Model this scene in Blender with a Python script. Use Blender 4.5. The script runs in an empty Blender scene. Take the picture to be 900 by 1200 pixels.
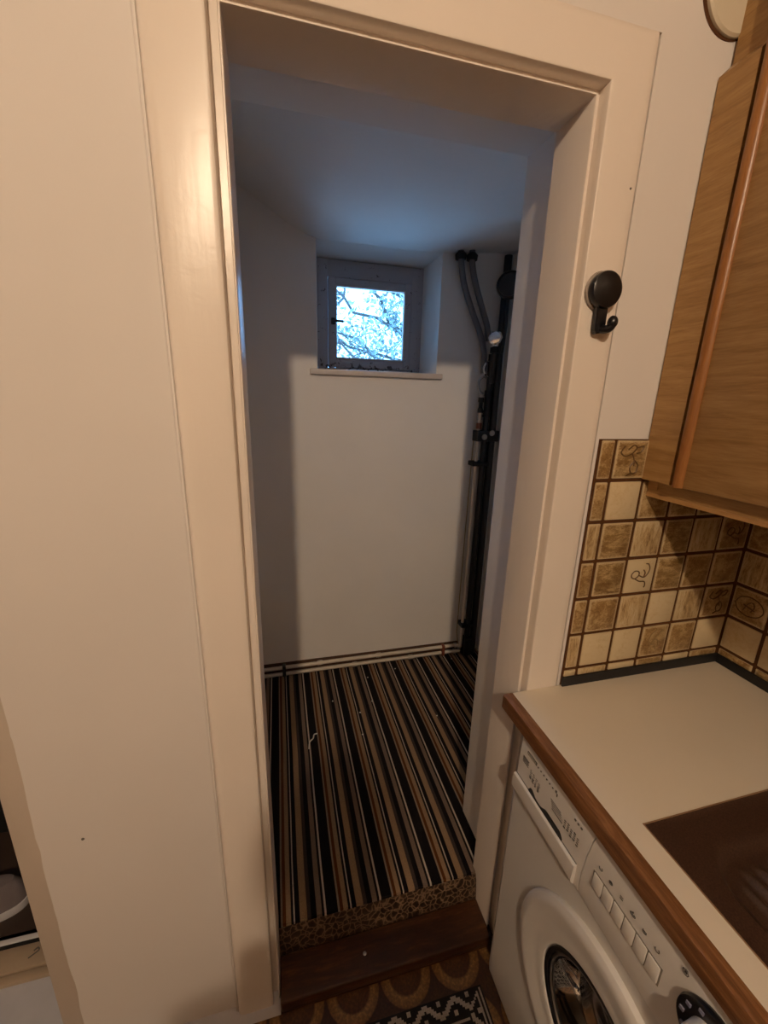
import bpy, bmesh, math, random
from mathutils import Vector, Matrix
random.seed(7)
S = bpy.context.scene
COL = S.collection
PI = math.pi

# ------------------------------------------------------------------ camera
cam_d = bpy.data.cameras.new('camera')
cam_d.sensor_fit = 'VERTICAL'
cam_d.sensor_height = 36.0
cam_d.lens = 480.0 / 1200.0 * 36.0
cam_d.clip_start = 0.02
cam = bpy.data.objects.new('camera', cam_d)
COL.objects.link(cam)
# rows: camera right / down / forward in world axes
RR = ((0.969021, -0.24554056, 0.02661094), (-0.03969953, -0.26119953, -0.96446812), (0.2437668, 0.93353342, -0.26285567))
m = Matrix(((RR[0][0], -RR[1][0], -RR[2][0], 0.0), (RR[0][1], -RR[1][1], -RR[2][1], -0.75),
            (RR[0][2], -RR[1][2], -RR[2][2], 1.568), (0, 0, 0, 1)))
cam.matrix_world = m
S.camera = cam

# ------------------------------------------------------------------ view
S.view_settings.view_transform = 'Standard'
S.view_settings.look = 'None'
S.view_settings.gamma = 1.0
S.view_settings.use_curve_mapping = False
S.view_settings.exposure = 0.0
S.cycles.max_bounces = 10
S.cycles.diffuse_bounces = 6
S.cycles.sample_clamp_indirect = 4.0

# ------------------------------------------------------------------ sky (blue winter dusk light)
SKY_STRENGTH = 27.0
w = bpy.data.worlds.new('sky')
S.world = w
w.use_nodes = True
nt = w.node_tree
nt.nodes.clear()
wo = nt.nodes.new('ShaderNodeOutputWorld')
bg = nt.nodes.new('ShaderNodeBackground')
bg.inputs['Strength'].default_value = SKY_STRENGTH
tc = nt.nodes.new('ShaderNodeTexCoord')
sp = nt.nodes.new('ShaderNodeSeparateXYZ')
rp = nt.nodes.new('ShaderNodeValToRGB')
rp.color_ramp.elements[0].position = 0.50
rp.color_ramp.elements[0].color = (0.037, 0.088, 0.168, 1)
rp.color_ramp.elements[1].position = 1.0
rp.color_ramp.elements[1].color = (0.24, 0.54, 1.0, 1)
mr = nt.nodes.new('ShaderNodeMapRange')
mr.inputs['From Min'].default_value = -1
mr.inputs['From Max'].default_value = 1
nt.links.new(tc.outputs['Generated'], sp.inputs[0])
nt.links.new(sp.outputs['Z'], mr.inputs['Value'])
nt.links.new(mr.outputs[0], rp.inputs[0])
nt.links.new(rp.outputs[0], bg.inputs['Color'])
nt.links.new(bg.outputs[0], wo.inputs['Surface'])

# light portal at the small window (guides sampling of the sky only)
pl = bpy.data.lights.new('window_portal', 'AREA'); pl.shape = 'RECTANGLE'; pl.size = 0.36; pl.size_y = 0.34
pl.cycles.is_portal = True
po = bpy.data.objects.new('window_portal', pl); COL.objects.link(po)
po.location = (0.476, 1.475, 1.933); po.rotation_euler = (-PI / 2, 0, 0)

# ------------------------------------------------------------------ lamp position
LAMP = (-0.275, -2.15, 2.70)
LAMP_STRENGTH = 1740.0
LAMP_COLOR = (1.0, 0.755, 0.515)
LAMP_R = 0.042

# ------------------------------------------------------------------ helpers
def tag(o, label=None, cat=None, group=None, kind=None):
    if label: o['label'] = label
    if cat: o['category'] = cat
    if group: o['group'] = group
    if kind: o['kind'] = kind
    return o

def link(name, me, mat, parent=None):
    o = bpy.data.objects.new(name, me)
    COL.objects.link(o)
    if mat is not None and len(me.materials) == 0:
        for mm in (mat if isinstance(mat, (list, tuple)) else [mat]):
            me.materials.append(mm)
    if parent is not None:
        o.parent = parent
        o.matrix_parent_inverse = Matrix.Translation(-Vector(parent.location))
    return o

def obj(name, bm, mat, parent=None, smooth=True, angle=35):
    bmesh.ops.recalc_face_normals(bm, faces=bm.faces)
    me = bpy.data.meshes.new(name)
    if smooth:
        for f in bm.faces: f.smooth = True
        for e in bm.edges:
            if len(e.link_faces) == 2 and e.calc_face_angle(0) > math.radians(angle):
                e.smooth = False
    bm.to_mesh(me)
    bm.free()
    return link(name, me, mat, parent)

def empty(name, loc, label, cat, group=None):
    o = bpy.data.objects.new(name, None)
    o.location = loc
    o.empty_display_size = 0.05
    COL.objects.link(o)
    return tag(o, label, cat, group)

def box(bm, a, b, bev=0.0, seg=2):
    n0 = set(bm.verts)
    r = bmesh.ops.create_cube(bm, size=1.0)
    vs = r['verts']
    c = [(a[i] + b[i]) / 2 for i in range(3)]
    s = [abs(b[i] - a[i]) for i in range(3)]
    for v in vs:
        v.co = Vector((c[0] + v.co.x * s[0], c[1] + v.co.y * s[1], c[2] + v.co.z * s[2]))
    if bev > 0:
        es = list({e for v in vs for e in v.link_edges})
        bmesh.ops.bevel(bm, geom=es, offset=bev, segments=seg, affect='EDGES', profile=0.5)
    return bm

def B(a, b, bev=0.0, seg=2):
    return box(bmesh.new(), a, b, bev, seg)

def tube(bm, pts, r, n=10, cap=True, closed=False):
    pts = [Vector(p) for p in pts]
    rings = []
    L = len(pts)
    up = None
    for i, p in enumerate(pts):
        if closed:
            t = (pts[(i + 1) % L] - pts[i - 1]).normalized()
        else:
            t = (pts[min(i + 1, L - 1)] - pts[max(i - 1, 0)]).normalized()
        if up is None:
            up = Vector((0, 0, 1)) if abs(t.z) < 0.9 else Vector((1, 0, 0))
        s = t.cross(up).normalized()
        up = s.cross(t).normalized()
        rr = r[i] if isinstance(r, (list, tuple)) else r
        rings.append([bm.verts.new(p + rr * (math.cos(2 * PI * k / n) * s + math.sin(2 * PI * k / n) * up)) for k in range(n)])
    m_ = L if closed else L - 1
    for i in range(m_):
        a, b = rings[i], rings[(i + 1) % L]
        for k in range(n):
            bm.faces.new((a[k], a[(k + 1) % n], b[(k + 1) % n], b[k]))
    if cap and not closed:
        bm.faces.new(rings[0])
        bm.faces.new(list(reversed(rings[-1])))
    return bm

def lathe(bm, prof, origin, axis, n=40, closed_profile=False):
    """prof: (radius, height along axis)."""
    ax = Vector(axis).normalized()
    u = Vector((0, 0, 1)) if abs(ax.z) < 0.9 else Vector((1, 0, 0))
    s = ax.cross(u).normalized()
    t = s.cross(ax).normalized()
    o = Vector(origin)
    rings = []
    for (r, h) in prof:
        if r < 1e-6:
            rings.append([bm.verts.new(o + ax * h)])
        else:
            rings.append([bm.verts.new(o + ax * h + r * (math.cos(2 * PI * k / n) * s + math.sin(2 * PI * k / n) * t)) for k in range(n)])
    pairs = list(zip(rings[:-1], rings[1:]))
    if closed_profile: pairs.append((rings[-1], rings[0]))
    for a, b in pairs:
        for k in range(n):
            k2 = (k + 1) % n
            if len(a) == 1 and len(b) == 1: continue
            if len(a) == 1: bm.faces.new((a[0], b[k2], b[k]))
            elif len(b) == 1: bm.faces.new((a[k], a[k2], b[0]))
            else: bm.faces.new((a[k], a[k2], b[k2], b[k]))
    return bm

def prism(bm, poly, ax, lo, hi):
    """extrude 2D poly along axis ax (0 x: poly=(y,z); 1 y: poly=(x,z); 2 z: poly=(x,y))."""
    def P(p, h):
        if ax == 0: return (h, p[0], p[1])
        if ax == 1: return (p[0], h, p[1])
        return (p[0], p[1], h)
    a = [bm.verts.new(P(p, lo)) for p in poly]
    b = [bm.verts.new(P(p, hi)) for p in poly]
    n = len(poly)
    for i in range(n):
        bm.faces.new((a[i], a[(i + 1) % n], b[(i + 1) % n], b[i]))
    bm.faces.new(a)
    bm.faces.new(list(reversed(b)))
    return bm

def smooth_path(pts, n=8):
    P = [Vector(p) for p in pts]
    out = []
    for i in range(len(P) - 1):
        p0 = P[max(i - 1, 0)]; p1 = P[i]; p2 = P[i + 1]; p3 = P[min(i + 2, len(P) - 1)]
        for k in range(n):
            t = k / n
            out.append(0.5 * ((2 * p1) + (-p0 + p2) * t + (2 * p0 - 5 * p1 + 4 * p2 - p3) * t * t + (-p0 + 3 * p1 - 3 * p2 + p3) * t ** 3))
    out.append(P[-1])
    return out

# ------------------------------------------------------------------ materials
class NT:
    def __init__(s, name):
        s.m = bpy.data.materials.new(name)
        s.m.use_nodes = True
        s.t = s.m.node_tree
        s.b = s.t.nodes['Principled BSDF']
    def n(s, typ, **kw):
        x = s.t.nodes.new(typ)
        for k, v in kw.items():
            if k.startswith('i_'):
                x.inputs[int(k[2:])].default_value = v
            else: setattr(x, k, v)
        return x
    def l(s, a, b): s.t.links.new(a, b)
    def coord(s, scale=(1, 1, 1), loc=(0, 0, 0), rot=(0, 0, 0)):
        c = s.n('ShaderNodeTexCoord')
        mp = s.n('ShaderNodeMapping')
        mp.inputs['Scale'].default_value = scale
        mp.inputs['Location'].default_value = loc
        mp.inputs['Rotation'].default_value = rot
        s.l(c.outputs['Object'], mp.inputs[0])
        return mp.outputs[0]
    def noise(s, vec, scale, detail=4, rough=0.5, dist=0.0):
        x = s.n('ShaderNodeTexNoise')
        x.inputs['Scale'].default_value = scale
        x.inputs['Detail'].default_value = detail
        x.inputs['Roughness'].default_value = rough
        x.inputs['Distortion'].default_value = dist
        if vec is not None: s.l(vec, x.inputs['Vector'])
        return x.outputs['Fac']
    def ramp(s, fac, stops, interp='LINEAR'):
        r = s.n('ShaderNodeValToRGB')
        cr = r.color_ramp
        cr.interpolation = interp
        while len(cr.elements) < len(stops): cr.elements.new(0.5)
        for e, (p, c) in zip(cr.elements, stops):
            e.position = p
            e.color = tuple(c) + (1,) if len(c) == 3 else c
        s.l(fac, r.inputs[0])
        return r.outputs[0]
    def math(s, op, a, b=None, c=None):
        x = s.n('ShaderNodeMath', operation=op)
        for i, v in enumerate((a, b, c)):
            if v is None: continue
            if isinstance(v, (int, float)): x.inputs[i].default_value = v
            else: s.l(v, x.inputs[i])
        return x.outputs[0]
    def mix(s, fac, a, b, mode='MIX'):
        x = s.n('ShaderNodeMix', data_type='RGBA', blend_type=mode)
        for sock, v in ((x.inputs[0], fac), (x.inputs[6], a), (x.inputs[7], b)):
            if isinstance(v, (int, float)): sock.default_value = v
            elif isinstance(v, tuple): sock.default_value = v + (1,) if len(v) == 3 else v
            else: s.l(v, sock)
        return x.outputs[2]
    def bump(s, h, strength=0.2, dist=0.01):
        x = s.n('ShaderNodeBump')
        x.inputs['Strength'].default_value = strength
        x.inputs['Distance'].default_value = dist
        s.l(h, x.inputs['Height'])
        s.l(x.outputs[0], s.b.inputs['Normal'])
    def color(s, v):
        if isinstance(v, tuple): s.b.inputs['Base Color'].default_value = v + (1,)
        else: s.l(v, s.b.inputs['Base Color'])
    def rough(s, v):
        if isinstance(v, (int, float)): s.b.inputs['Roughness'].default_value = v
        else: s.l(v, s.b.inputs['Roughness'])

def simple(name, col, rough=0.5, metal=0.0, bump=0.0, bscale=200, var=0.0, spec=0.5):
    k = NT(name)
    v = k.coord()
    if var > 0:
        f = k.noise(v, 6, 5, 0.6)
        c2 = tuple(max(0, c * (1 - var)) for c in col)
        k.color(k.ramp(f, [(0.35, c2), (0.65, col)]))
    else: k.color(col)
    k.rough(rough)
    k.b.inputs['Metallic'].default_value = metal
    k.b.inputs['Specular IOR Level'].default_value = spec
    if bump > 0: k.bump(k.noise(v, bscale, 3), bump, 0.002)
    return k.m

def plaster(name, col, rough=0.75, lump=0.25, spec=0.3, dirt=0.06):
    k = NT(name)
    v = k.coord()
    f = k.noise(v, 2.3, 6, 0.55)
    c2 = tuple(c * (1 - dirt) for c in col)
    k.color(k.ramp(f, [(0.3, c2), (0.7, col)]))
    k.rough(rough)
    k.b.inputs['Specular IOR Level'].default_value = spec
    h = k.math('ADD', k.math('MULTIPLY', k.noise(v, 7, 3), 1.0), k.math('MULTIPLY', k.noise(v, 60, 3), 0.12))
    k.bump(h, lump, 0.01)
    return k.m

M = {}
M['wall'] = plaster('wall_paint', (0.70, 0.665, 0.64), 0.6, 0.10, 0.35, 0.04)
M['wall_tan'] = plaster('tan_wall_paint', (0.34, 0.27, 0.21), 0.6, 0.10, 0.35, 0.04)
M['closet'] = plaster('closet_whitewash', (0.83, 0.80, 0.76), 0.85, 0.22, 0.2, 0.07)
M['casing'] = plaster('gloss_trim_paint', (0.76, 0.70, 0.63), 0.24, 0.10, 0.5, 0.04)
# brushed gloss paint on the door casing
k = NT('casing_gloss'); v = k.coord((1, 1, 1))
k.color(k.ramp(k.noise(v, 3, 4), [(0.3, (0.72, 0.66, 0.60)), (0.7, (0.77, 0.70, 0.635))]))
k.b.inputs['Specular IOR Level'].default_value = 0.4
k.rough(0.285)
h = k.math('ADD', k.noise(k.coord((60, 60, 3)), 1.2, 3), k.math('MULTIPLY', k.noise(v, 26, 3, 0.5, 1.0), 1.8))
k.bump(h, 0.07, 0.004)
M['casing'] = k.m
M['white_enamel'] = simple('white_enamel', (0.66, 0.65, 0.63), 0.32)
M['white_plastic'] = simple('white_plastic', (0.70, 0.68, 0.65), 0.38)
M['print'] = simple('grey_print', (0.10, 0.095, 0.09), 0.5)
M['black_plastic'] = simple('black_plastic', (0.006, 0.006, 0.008), 0.28)
M['black_matte'] = simple('black_matte', (0.008, 0.008, 0.009), 0.6)
M['chrome'] = simple('chrome', (0.85, 0.87, 0.9), 0.12, 1.0)
M['steel'] = simple('dull_steel', (0.45, 0.44, 0.43), 0.35, 1.0)
M['pipe_black'] = simple('black_pipe_paint', (0.012, 0.013, 0.016), 0.35, 0, 0.1, 80)
M['pipe_grey'] = simple('grey_conduit', (0.14, 0.14, 0.155), 0.5)
M['pipe_pale'] = simple('pale_painted_pipe', (0.74, 0.66, 0.55), 0.3, 0, 0.2, 60, 0.2)
M['clip_red'] = simple('rusty_clip', (0.19, 0.045, 0.018), 0.5, 0, 0.2, 100, 0.4)
M['laminate'] = simple('cream_laminate', (0.66, 0.59, 0.48), 0.36, 0, 0.02, 300, 0.03)
M['grout'] = plaster('brown_grout', (0.10, 0.040, 0.014), 0.8, 0.3, 0.2, 0.3)

def wood(name, c_dark, c_mid, c_light, rough=0.4, scale=(1, 1, 1), bump=0.1, freq=9.0, spec=0.4, streak=0.5):
    k = NT(name)
    v = k.coord(scale)
    n1 = k.noise(v, freq, 8, 0.65, 0.6)
    n2 = k.noise(v, freq * 6, 5, 0.6, 0.2)
    f = k.math('ADD', k.math('MULTIPLY', n1, 1 - streak * 0.6), k.math('MULTIPLY', n2, streak * 0.6))
    k.color(k.ramp(f, [(0.30, c_dark), (0.50, c_mid), (0.68, c_light)]))
    k.rough(rough)
    k.b.inputs['Specular IOR Level'].default_value = spec
    k.bump(n2, bump, 0.002)
    return k.m
# oak, grain along y (horizontal on the cabinet front)
OD, OM_, OL = (0.22, 0.112, 0.036), (0.33, 0.185, 0.066), (0.42, 0.255, 0.10)
M['oak_h'] = wood('oak_horizontal_grain', OD, OM_, OL, 0.42, (10, 0.9, 10), 0.12, 6)
M['oak_v'] = wood('oak_vertical_grain', (0.19, 0.07, 0.018), (0.27, 0.11, 0.03), (0.33, 0.15, 0.045), 0.33, (10, 10, 0.8), 0.08, 6)
M['oak_pale'] = wood('pale_oak', (0.30, 0.15, 0.05), (0.42, 0.23, 0.085), (0.5, 0.30, 0.12), 0.4, (12, 1, 12), 0.1, 6)
M['oak_under'] = wood('brown_underboard', (0.12, 0.045, 0.012), (0.17, 0.07, 0.02), (0.22, 0.09, 0.03), 0.5, (10, 1, 10), 0.1, 6)
M['edge_wood'] = wood('worktop_edge_wood', (0.055, 0.018, 0.006), (0.15, 0.062, 0.022), (0.28, 0.135, 0.055), 0.30, (22, 2.0, 22), 0.3, 4)
M['tread_wood'] = wood('worn_stained_tread', (0.014, 0.0045, 0.0015), (0.045, 0.015, 0.0045), (0.12, 0.045, 0.014), 0.45, (1.5, 9, 9), 0.3, 4)

# carpet stripes run along y
k = NT('striped_carpet')
c = k.n('ShaderNodeTexCoord'); s_ = k.n('ShaderNodeSeparateXYZ'); k.l(c.outputs['Object'], s_.inputs[0])
wob = k.math('MULTIPLY', k.math('SUBTRACT', k.noise(k.coord((1, 1, 1)), 3, 2), 0.5), 0.006)
xx = k.math('ADD', s_.outputs['X'], wob)
fr = k.math('FRACT', k.math('DIVIDE', k.math('SUBTRACT', xx, 0.082 - 1.64), 0.1635))
blk = (0.006, 0.005, 0.006); tan = (0.26, 0.17, 0.10); gt = (0.17, 0.12, 0.09); wht = (0.44, 0.37, 0.31)
org = (0.085, 0.028, 0.008); dg = (0.042, 0.032, 0.030); bl = (0.23, 0.175, 0.13)
seq = [(0, wht), (.033, blk), (.235, bl), (.27, org), (.33, tan), (.415, blk), (.46, wht), (.482, blk), (.57, tan), (.695, dg), (.765, blk), (.86, gt), (.955, blk)]
r = k.ramp(fr, seq, 'CONSTANT')
fine = k.noise(k.coord((260, 60, 60)), 4, 2)
r2 = k.mix(0.55, r, k.ramp(fine, [(0.3, (0.55, 0.55, 0.55)), (0.7, (1.3, 1.3, 1.3))]), 'MULTIPLY')
k.color(r2); k.rough(0.95); k.b.inputs['Specular IOR Level'].default_value = 0.1
k.bump(k.noise(k.coord((400, 400, 400)), 1, 2), 0.5, 0.003)
M['carpet'] = k.m

# patterned vinyl: row of rings
k = NT('ring_patterned_vinyl')
c = k.n('ShaderNodeTexCoord'); s_ = k.n('ShaderNodeSeparateXYZ'); k.l(c.outputs['Object'], s_.inputs[0])
def cell(sock, off, per):
    return k.math('MULTIPLY', k.math('SUBTRACT', k.math('FRACT', k.math('DIVIDE', k.math('SUBTRACT', sock, off), per)), 0.5), per)
cx = cell(s_.outputs['X'], 0.289 - 0.075 - 3.0, 0.15)
cy = cell(s_.outputs['Y'], -0.02 - 0.075 - 6.0, 0.15)
d = k.math('SQRT', k.math('ADD', k.math('MULTIPLY', cx, cx), k.math('MULTIPLY', cy, cy)))
rc = k.ramp(k.math('MULTIPLY', d, 10.0), [(0.0, (0.10, 0.045, 0.014)), (0.44, (0.055, 0.02, 0.006)), (0.50, (0.24, 0.13, 0.047)), (0.70, (0.17, 0.083, 0.027)), (0.73, (0.035, 0.012, 0.005)), (1.0, (0.052, 0.022, 0.008))])
sp_ = k.ramp(k.noise(k.coord((150, 150, 1)), 1, 3), [(0.42, (0.6, 0.6, 0.6)), (0.66, (1.7, 1.6, 1.4))])
k.color(k.mix(0.6, rc, sp_, 'MULTIPLY')); k.rough(0.45)
M['vinyl'] = k.m
# leafy vinyl strip on the riser
k = NT('leafy_vinyl')
v = k.coord((1, 1, 1))
vor = k.n('ShaderNodeTexVoronoi', feature='DISTANCE_TO_EDGE'); vor.inputs['Scale'].default_value = 55
nv = k.n('ShaderNodeTexNoise'); nv.inputs['Scale'].default_value = 30; k.l(v, nv.inputs['Vector'])
vv = k.n('ShaderNodeVectorMath', operation='ADD'); sc = k.n('ShaderNodeVectorMath', operation='SCALE'); sc.inputs['Scale'].default_value = 0.03
k.l(nv.outputs['Color'], sc.inputs[0]); k.l(v, vv.inputs[0]); k.l(sc.outputs[0], vv.inputs[1]); k.l(vv.outputs[0], vor.inputs['Vector'])
k.color(k.ramp(vor.outputs[0], [(0.02, (0.20, 0.13, 0.08)), (0.09, (0.05, 0.028, 0.016)), (0.22, (0.022, 0.012, 0.007))]))
k.rough(0.35); k.bump(vor.outputs[0], 0.5, 0.004)
M['leafy'] = k.m

def tile_mat(name, mode, axis):
    k = NT(name)
    c = k.n('ShaderNodeTexCoord')
    oi = k.n('ShaderNodeObjectInfo')
    mp = k.n('ShaderNodeMapping')
    k.l(c.outputs['Object'], mp.inputs[0])
    off = k.n('ShaderNodeCombineXYZ')
    k.l(k.math('MULTIPLY', oi.outputs['Random'], 13.0), off.inputs[0])
    k.l(k.math('MULTIPLY', oi.outputs['Random'], 37.0), off.inputs[2])
    k.l(off.outputs[0], mp.inputs['Location'])
    mp.inputs['Scale'].default_value = {'B': (26, 26, 30), 'C': (16, 16, 16), 'V': (75, 75, 14), 'H': (22, 22, 50)}[mode]
    f = k.noise(mp.outputs[0], 1.0, 7, 0.78, 0.35)
    g = k.noise(mp.outputs[0], 9.0, 4, 0.7)
    f = k.math('ADD', k.math('MULTIPLY', f, 0.75), k.math('MULTIPLY', g, 0.25))
    cream, tanc, br = (0.60, 0.49, 0.31), (0.48, 0.34, 0.17), (0.14, 0.062, 0.014)
    st = {'B': [(0.36, br), (0.48, (0.27, 0.16, 0.058)), (0.58, tanc)], 'C': [(0.30, tanc), (0.50, cream), (0.7, cream)],
          'V': [(0.38, br), (0.50, tanc), (0.60, cream)], 'H': [(0.38, br), (0.48, (0.23, 0.14, 0.05)), (0.60, tanc)]}[mode]
    sg = k.n('ShaderNodeSeparateXYZ'); k.l(c.outputs['Generated'], sg.inputs[0])
    ea = k.math('ABSOLUTE', k.math('SUBTRACT', sg.outputs[axis], 0.5)); eb_ = k.math('ABSOLUTE', k.math('SUBTRACT', sg.outputs['Z'], 0.5))
    e_ = k.math('ADD', k.math('MAXIMUM', ea, eb_), k.math('MULTIPLY', k.math('SUBTRACT', g, 0.5), 0.12))
    edge = k.ramp(e_, [(0.425, (0, 0, 0)), (0.465, (1, 1, 1))])
    k.color(k.mix(k.math('MULTIPLY', edge, 0.75), k.ramp(f, st), (0.58, 0.46, 0.28))); k.rough(0.33); k.bump(f, 0.5, 0.004)
    return k.m
for q in 'BCVH':
    for ax_n, ax_k in (('X', 'd'), ('Y', 'r')): M['tile' + ax_k + q] = tile_mat('glazed_tile_' + {'B': 'brown', 'C': 'cream', 'V': 'streaked', 'H': 'mottled'}[q], q, ax_n)
M['motif'] = simple('dark_tile_relief', (0.10, 0.05, 0.016), 0.5)
M['motif_tan'] = simple('tan_tile_relief', (0.26, 0.17, 0.075), 0.4)

k = NT('brown_granite_sink'); v = k.coord()
k.color(k.ramp(k.noise(v, 400, 3, 0.7), [(0.35, (0.022, 0.011, 0.007)), (0.7, (0.07, 0.037, 0.024))])); k.rough(0.30); k.bump(k.noise(v, 500, 2), 0.1, 0.001)
M['sink'] = k.m

# glass
def glass(name, tint, rough=0.02, ior=1.45, body=0.0):
    mt = bpy.data.materials.new(name); mt.use_nodes = True; t = mt.node_tree; t.nodes.clear()
    o = t.nodes.new('ShaderNodeOutputMaterial'); tr = t.nodes.new('ShaderNodeBsdfTransparent'); gl = t.nodes.new('ShaderNodeBsdfGlossy')
    fr_ = t.nodes.new('ShaderNodeFresnel'); fr_.inputs['IOR'].default_value = ior
    mx = t.nodes.new('ShaderNodeMixShader'); tr.inputs['Color'].default_value = tint + (1,); gl.inputs['Roughness'].default_value = rough
    t.links.new(fr_.outputs[0], mx.inputs[0]); t.links.new(tr.outputs[0], mx.inputs[1]); t.links.new(gl.outputs[0], mx.inputs[2]); t.links.new(mx.outputs[0], o.inputs[0])
    return mt
M['glass'] = glass('window_glass', (0.93, 0.96, 0.97))
M['door_glass'] = glass('dark_door_glass', (0.22, 0.18, 0.14), 0.06, 1.5)
k = NT('flaking_frame_paint'); v = k.coord()
f = k.noise(v, 38, 6, 0.7, 0.5)
sx = k.n('ShaderNodeSeparateXYZ'); cc = k.n('ShaderNodeTexCoord'); k.l(cc.outputs['Object'], sx.inputs[0])
low = k.n('ShaderNodeMapRange'); low.inputs['From Min'].default_value = 1.78; low.inputs['From Max'].default_value = 1.73; low.inputs['To Min'].default_value = 0.0; low.inputs['To Max'].default_value = 0.085
k.l(sx.outputs['Z'], low.inputs['Value'])
f2 = k.math('ADD', f, low.outputs[0])
k.color(k.ramp(f2, [(0.62, (0.40, 0.40, 0.44)), (0.66, (0.06, 0.05, 0.05))])); k.rough(0.5); k.bump(f, 0.3, 0.004)
M['frame'] = k.m
M['bark'] = simple('bark', (0.07, 0.07, 0.07), 0.9, 0, 0.4, 30, 0.4)
k = NT('tree_leaves'); oi = k.noise(k.coord(), 4, 3)
k.color(k.ramp(oi, [(0.3, (0.13, 0.19, 0.20)), (0.7, (0.26, 0.34, 0.34))])); k.rough(0.7)
M['leaf'] = k.m

# ================================================================== SETTING
def struct(name, bm, mat, parent=None, **kw):
    o = obj(name, bm, mat, parent, **kw)
    if parent is None: o['kind'] = 'structure'
    return o

XR = 1.185      # right wall
# --- kitchen floor and ceiling
struct('floor', B((-1.8, -3.4, -0.1), (1.3, -0.022, 0.0)), M['vinyl'])
struct('ceiling', B((-1.8, -3.4, 2.80), (1.4, 0.02, 2.9)), M['wall'])
# --- kitchen door wall. left, above, right pieces in one mesh (one wall)
ox0, ox1, oz1 = -0.158, 0.665, 2.194      # outer edge of the door casing
bm = bmesh.new()
# ragged left end next to the hall doorway
zz = [0.0]
while zz[-1] < 2.719: zz.append(min(2.80, zz[-1] + random.uniform(0.02, 0.06)))
poly = [(ox0, 0.0), (ox0, 2.80)] + [(-0.503 + random.uniform(-0.0025, 0.0025), z_) for z_ in reversed(zz)]
prism(bm, poly, 1, 0.020, 0.292)
bmesh.ops.bevel(bm, geom=[e for e in bm.edges if all(v_.co.x < -0.49 and v_.co.y < 0.03 for v_ in e.verts)], offset=0.004, segments=2, affect='EDGES')
o = struct('wall_back', bm, M['wall'])
bm = bmesh.new()
box(bm, (ox1, 0.003, 0.0), (XR + 0.1, 0.292, 2.80))
struct('wall_masonry', bm, M['wall'], o)
bm = bmesh.new()
box(bm, (ox0 + .001, 0.0011, oz1 - .007), (ox1 - .0005, 0.293, 2.80))
struct('wall_above_door', bm, M['wall'], o)
WB = o
struct('wall_right', B((XR, -3.4, 0), (XR + 0.12, 0.003, 2.80)), M['wall'])
struct('wall_left', B((-1.82, -3.4, 0), (-1.7, 0.02, 2.80)), M['wall_tan'])
struct('wall_front', B((-1.82, -3.42, 0), (1.3, -3.3, 2.80)), M['wall_tan'])
# wall above / beside the hall doorway
bm = bmesh.new()
box(bm, (-2.3, 0.0205, 0), (-1.35, 0.14, 2.80)); box(bm, (-1.35, 0.0205, 2.05), (-0.505, 0.14, 2.80))
struct('wall_hall_side', bm, M['wall'], WB)
# narrow casing strip of the hall doorway
bm = B((-0.557, 0.036, 0), (-0.500, 0.15, 2.05), 0.004)
o = struct('trim_2', bm, simple('hall_trim_paint', (0.56, 0.49, 0.42), 0.45, 0, 0.1, 30, 0.06))
# --- masonry jambs and lintel of the closet passage (beyond the lining)
bm = bmesh.new()
R_ = 0.014
xr, zt = 0.605, 2.136
prism(bm, [(xr, 0.121), (0.667, 0.121), (0.667, 0.312), (xr + R_, 0.312), (xr + R_ * .3, 0.312 - R_ * .3), (xr, 0.312 - R_)], 2, 0.0, zt + 0.03)
struct('masonry_jamb', bm, M['closet'], WB)
bm = B((-0.16, 0.121, 0.0), (-0.12, 0.302, zt + 0.03)); struct('masonry_jamb', bm, M['closet'], WB)
bm = B((-0.16, 0.1215, zt), (0.667, 0.302, zt + 0.058), 0.008); struct('lintel', bm, M['closet'], WB)
# back plates closing the joint between lining and masonry
bm = bmesh.new()
box(bm, (0.575, 0.085, 0.0), (0.668, 0.125, zt)); box(bm, (-0.16, 0.085, 0), (-0.07, 0.125, zt)); box(bm, (-0.16, 0.085, 2.105), (0.668, 0.125, 2.20))
struct('packing_board', bm, M['closet'], WB)

# --- door casing: mitred profile round three sides
def casing_loop(prof, x0, x1, z1, zb):
    """prof: list of (offset outward from the opening, y)."""
    bm = bmesh.new()
    rows = []
    for (o_, y_) in prof:
        rows.append([bm.verts.new(p) for p in ((x0 - o_, y_, zb), (x0 - o_, y_, z1 + o_), (x1 + o_, y_, z1 + o_), (x1 + o_, y_, zb))])
    for a, b in zip(rows[:-1], rows[1:]):
        for i in range(3): bm.faces.new((a[i], a[i + 1], b[i + 1], b[i]))
    return bm
X0, X1, Z1 = -0.053, 0.558, 2.088
face = [(0.0185, 0.034), (0.0185, 0.016), (0.0187, 0.0045), (0.0198, 0.0018), (0.0228, 0.0003), (0.028, 0.0), (0.090, 0.0), (0.100, 0.0012), (0.1045, 0.004), (0.1065, 0.009), (0.107, 0.03)]
bm = casing_loop(face, X0, X1, Z1, 0.0)
casing = struct('trim_1', bm, M['casing'])
# jamb lining with a rounded bead on its front edge
lin = [(0.020, 0.027), (0.0048, 0.027), (0.0046, 0.0135), (0.0036, 0.0112), (0.0012, 0.0114), (0.0, 0.0145), (0.0, 0.119), (0.002, 0.121), (0.022, 0.121)]
bm = casing_loop(lin, X0, X1, Z1, 0.0)
struct('jamb_lining', bm, M['casing'], casing)
# outer shadow batten on the left of the casing where the wall is set back
bm = B((-0.166, 0.0085, 0.0), (-0.1595, 0.022, 2.30), 0.003); struct('edge_bead', bm, M['wall'], casing)

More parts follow.
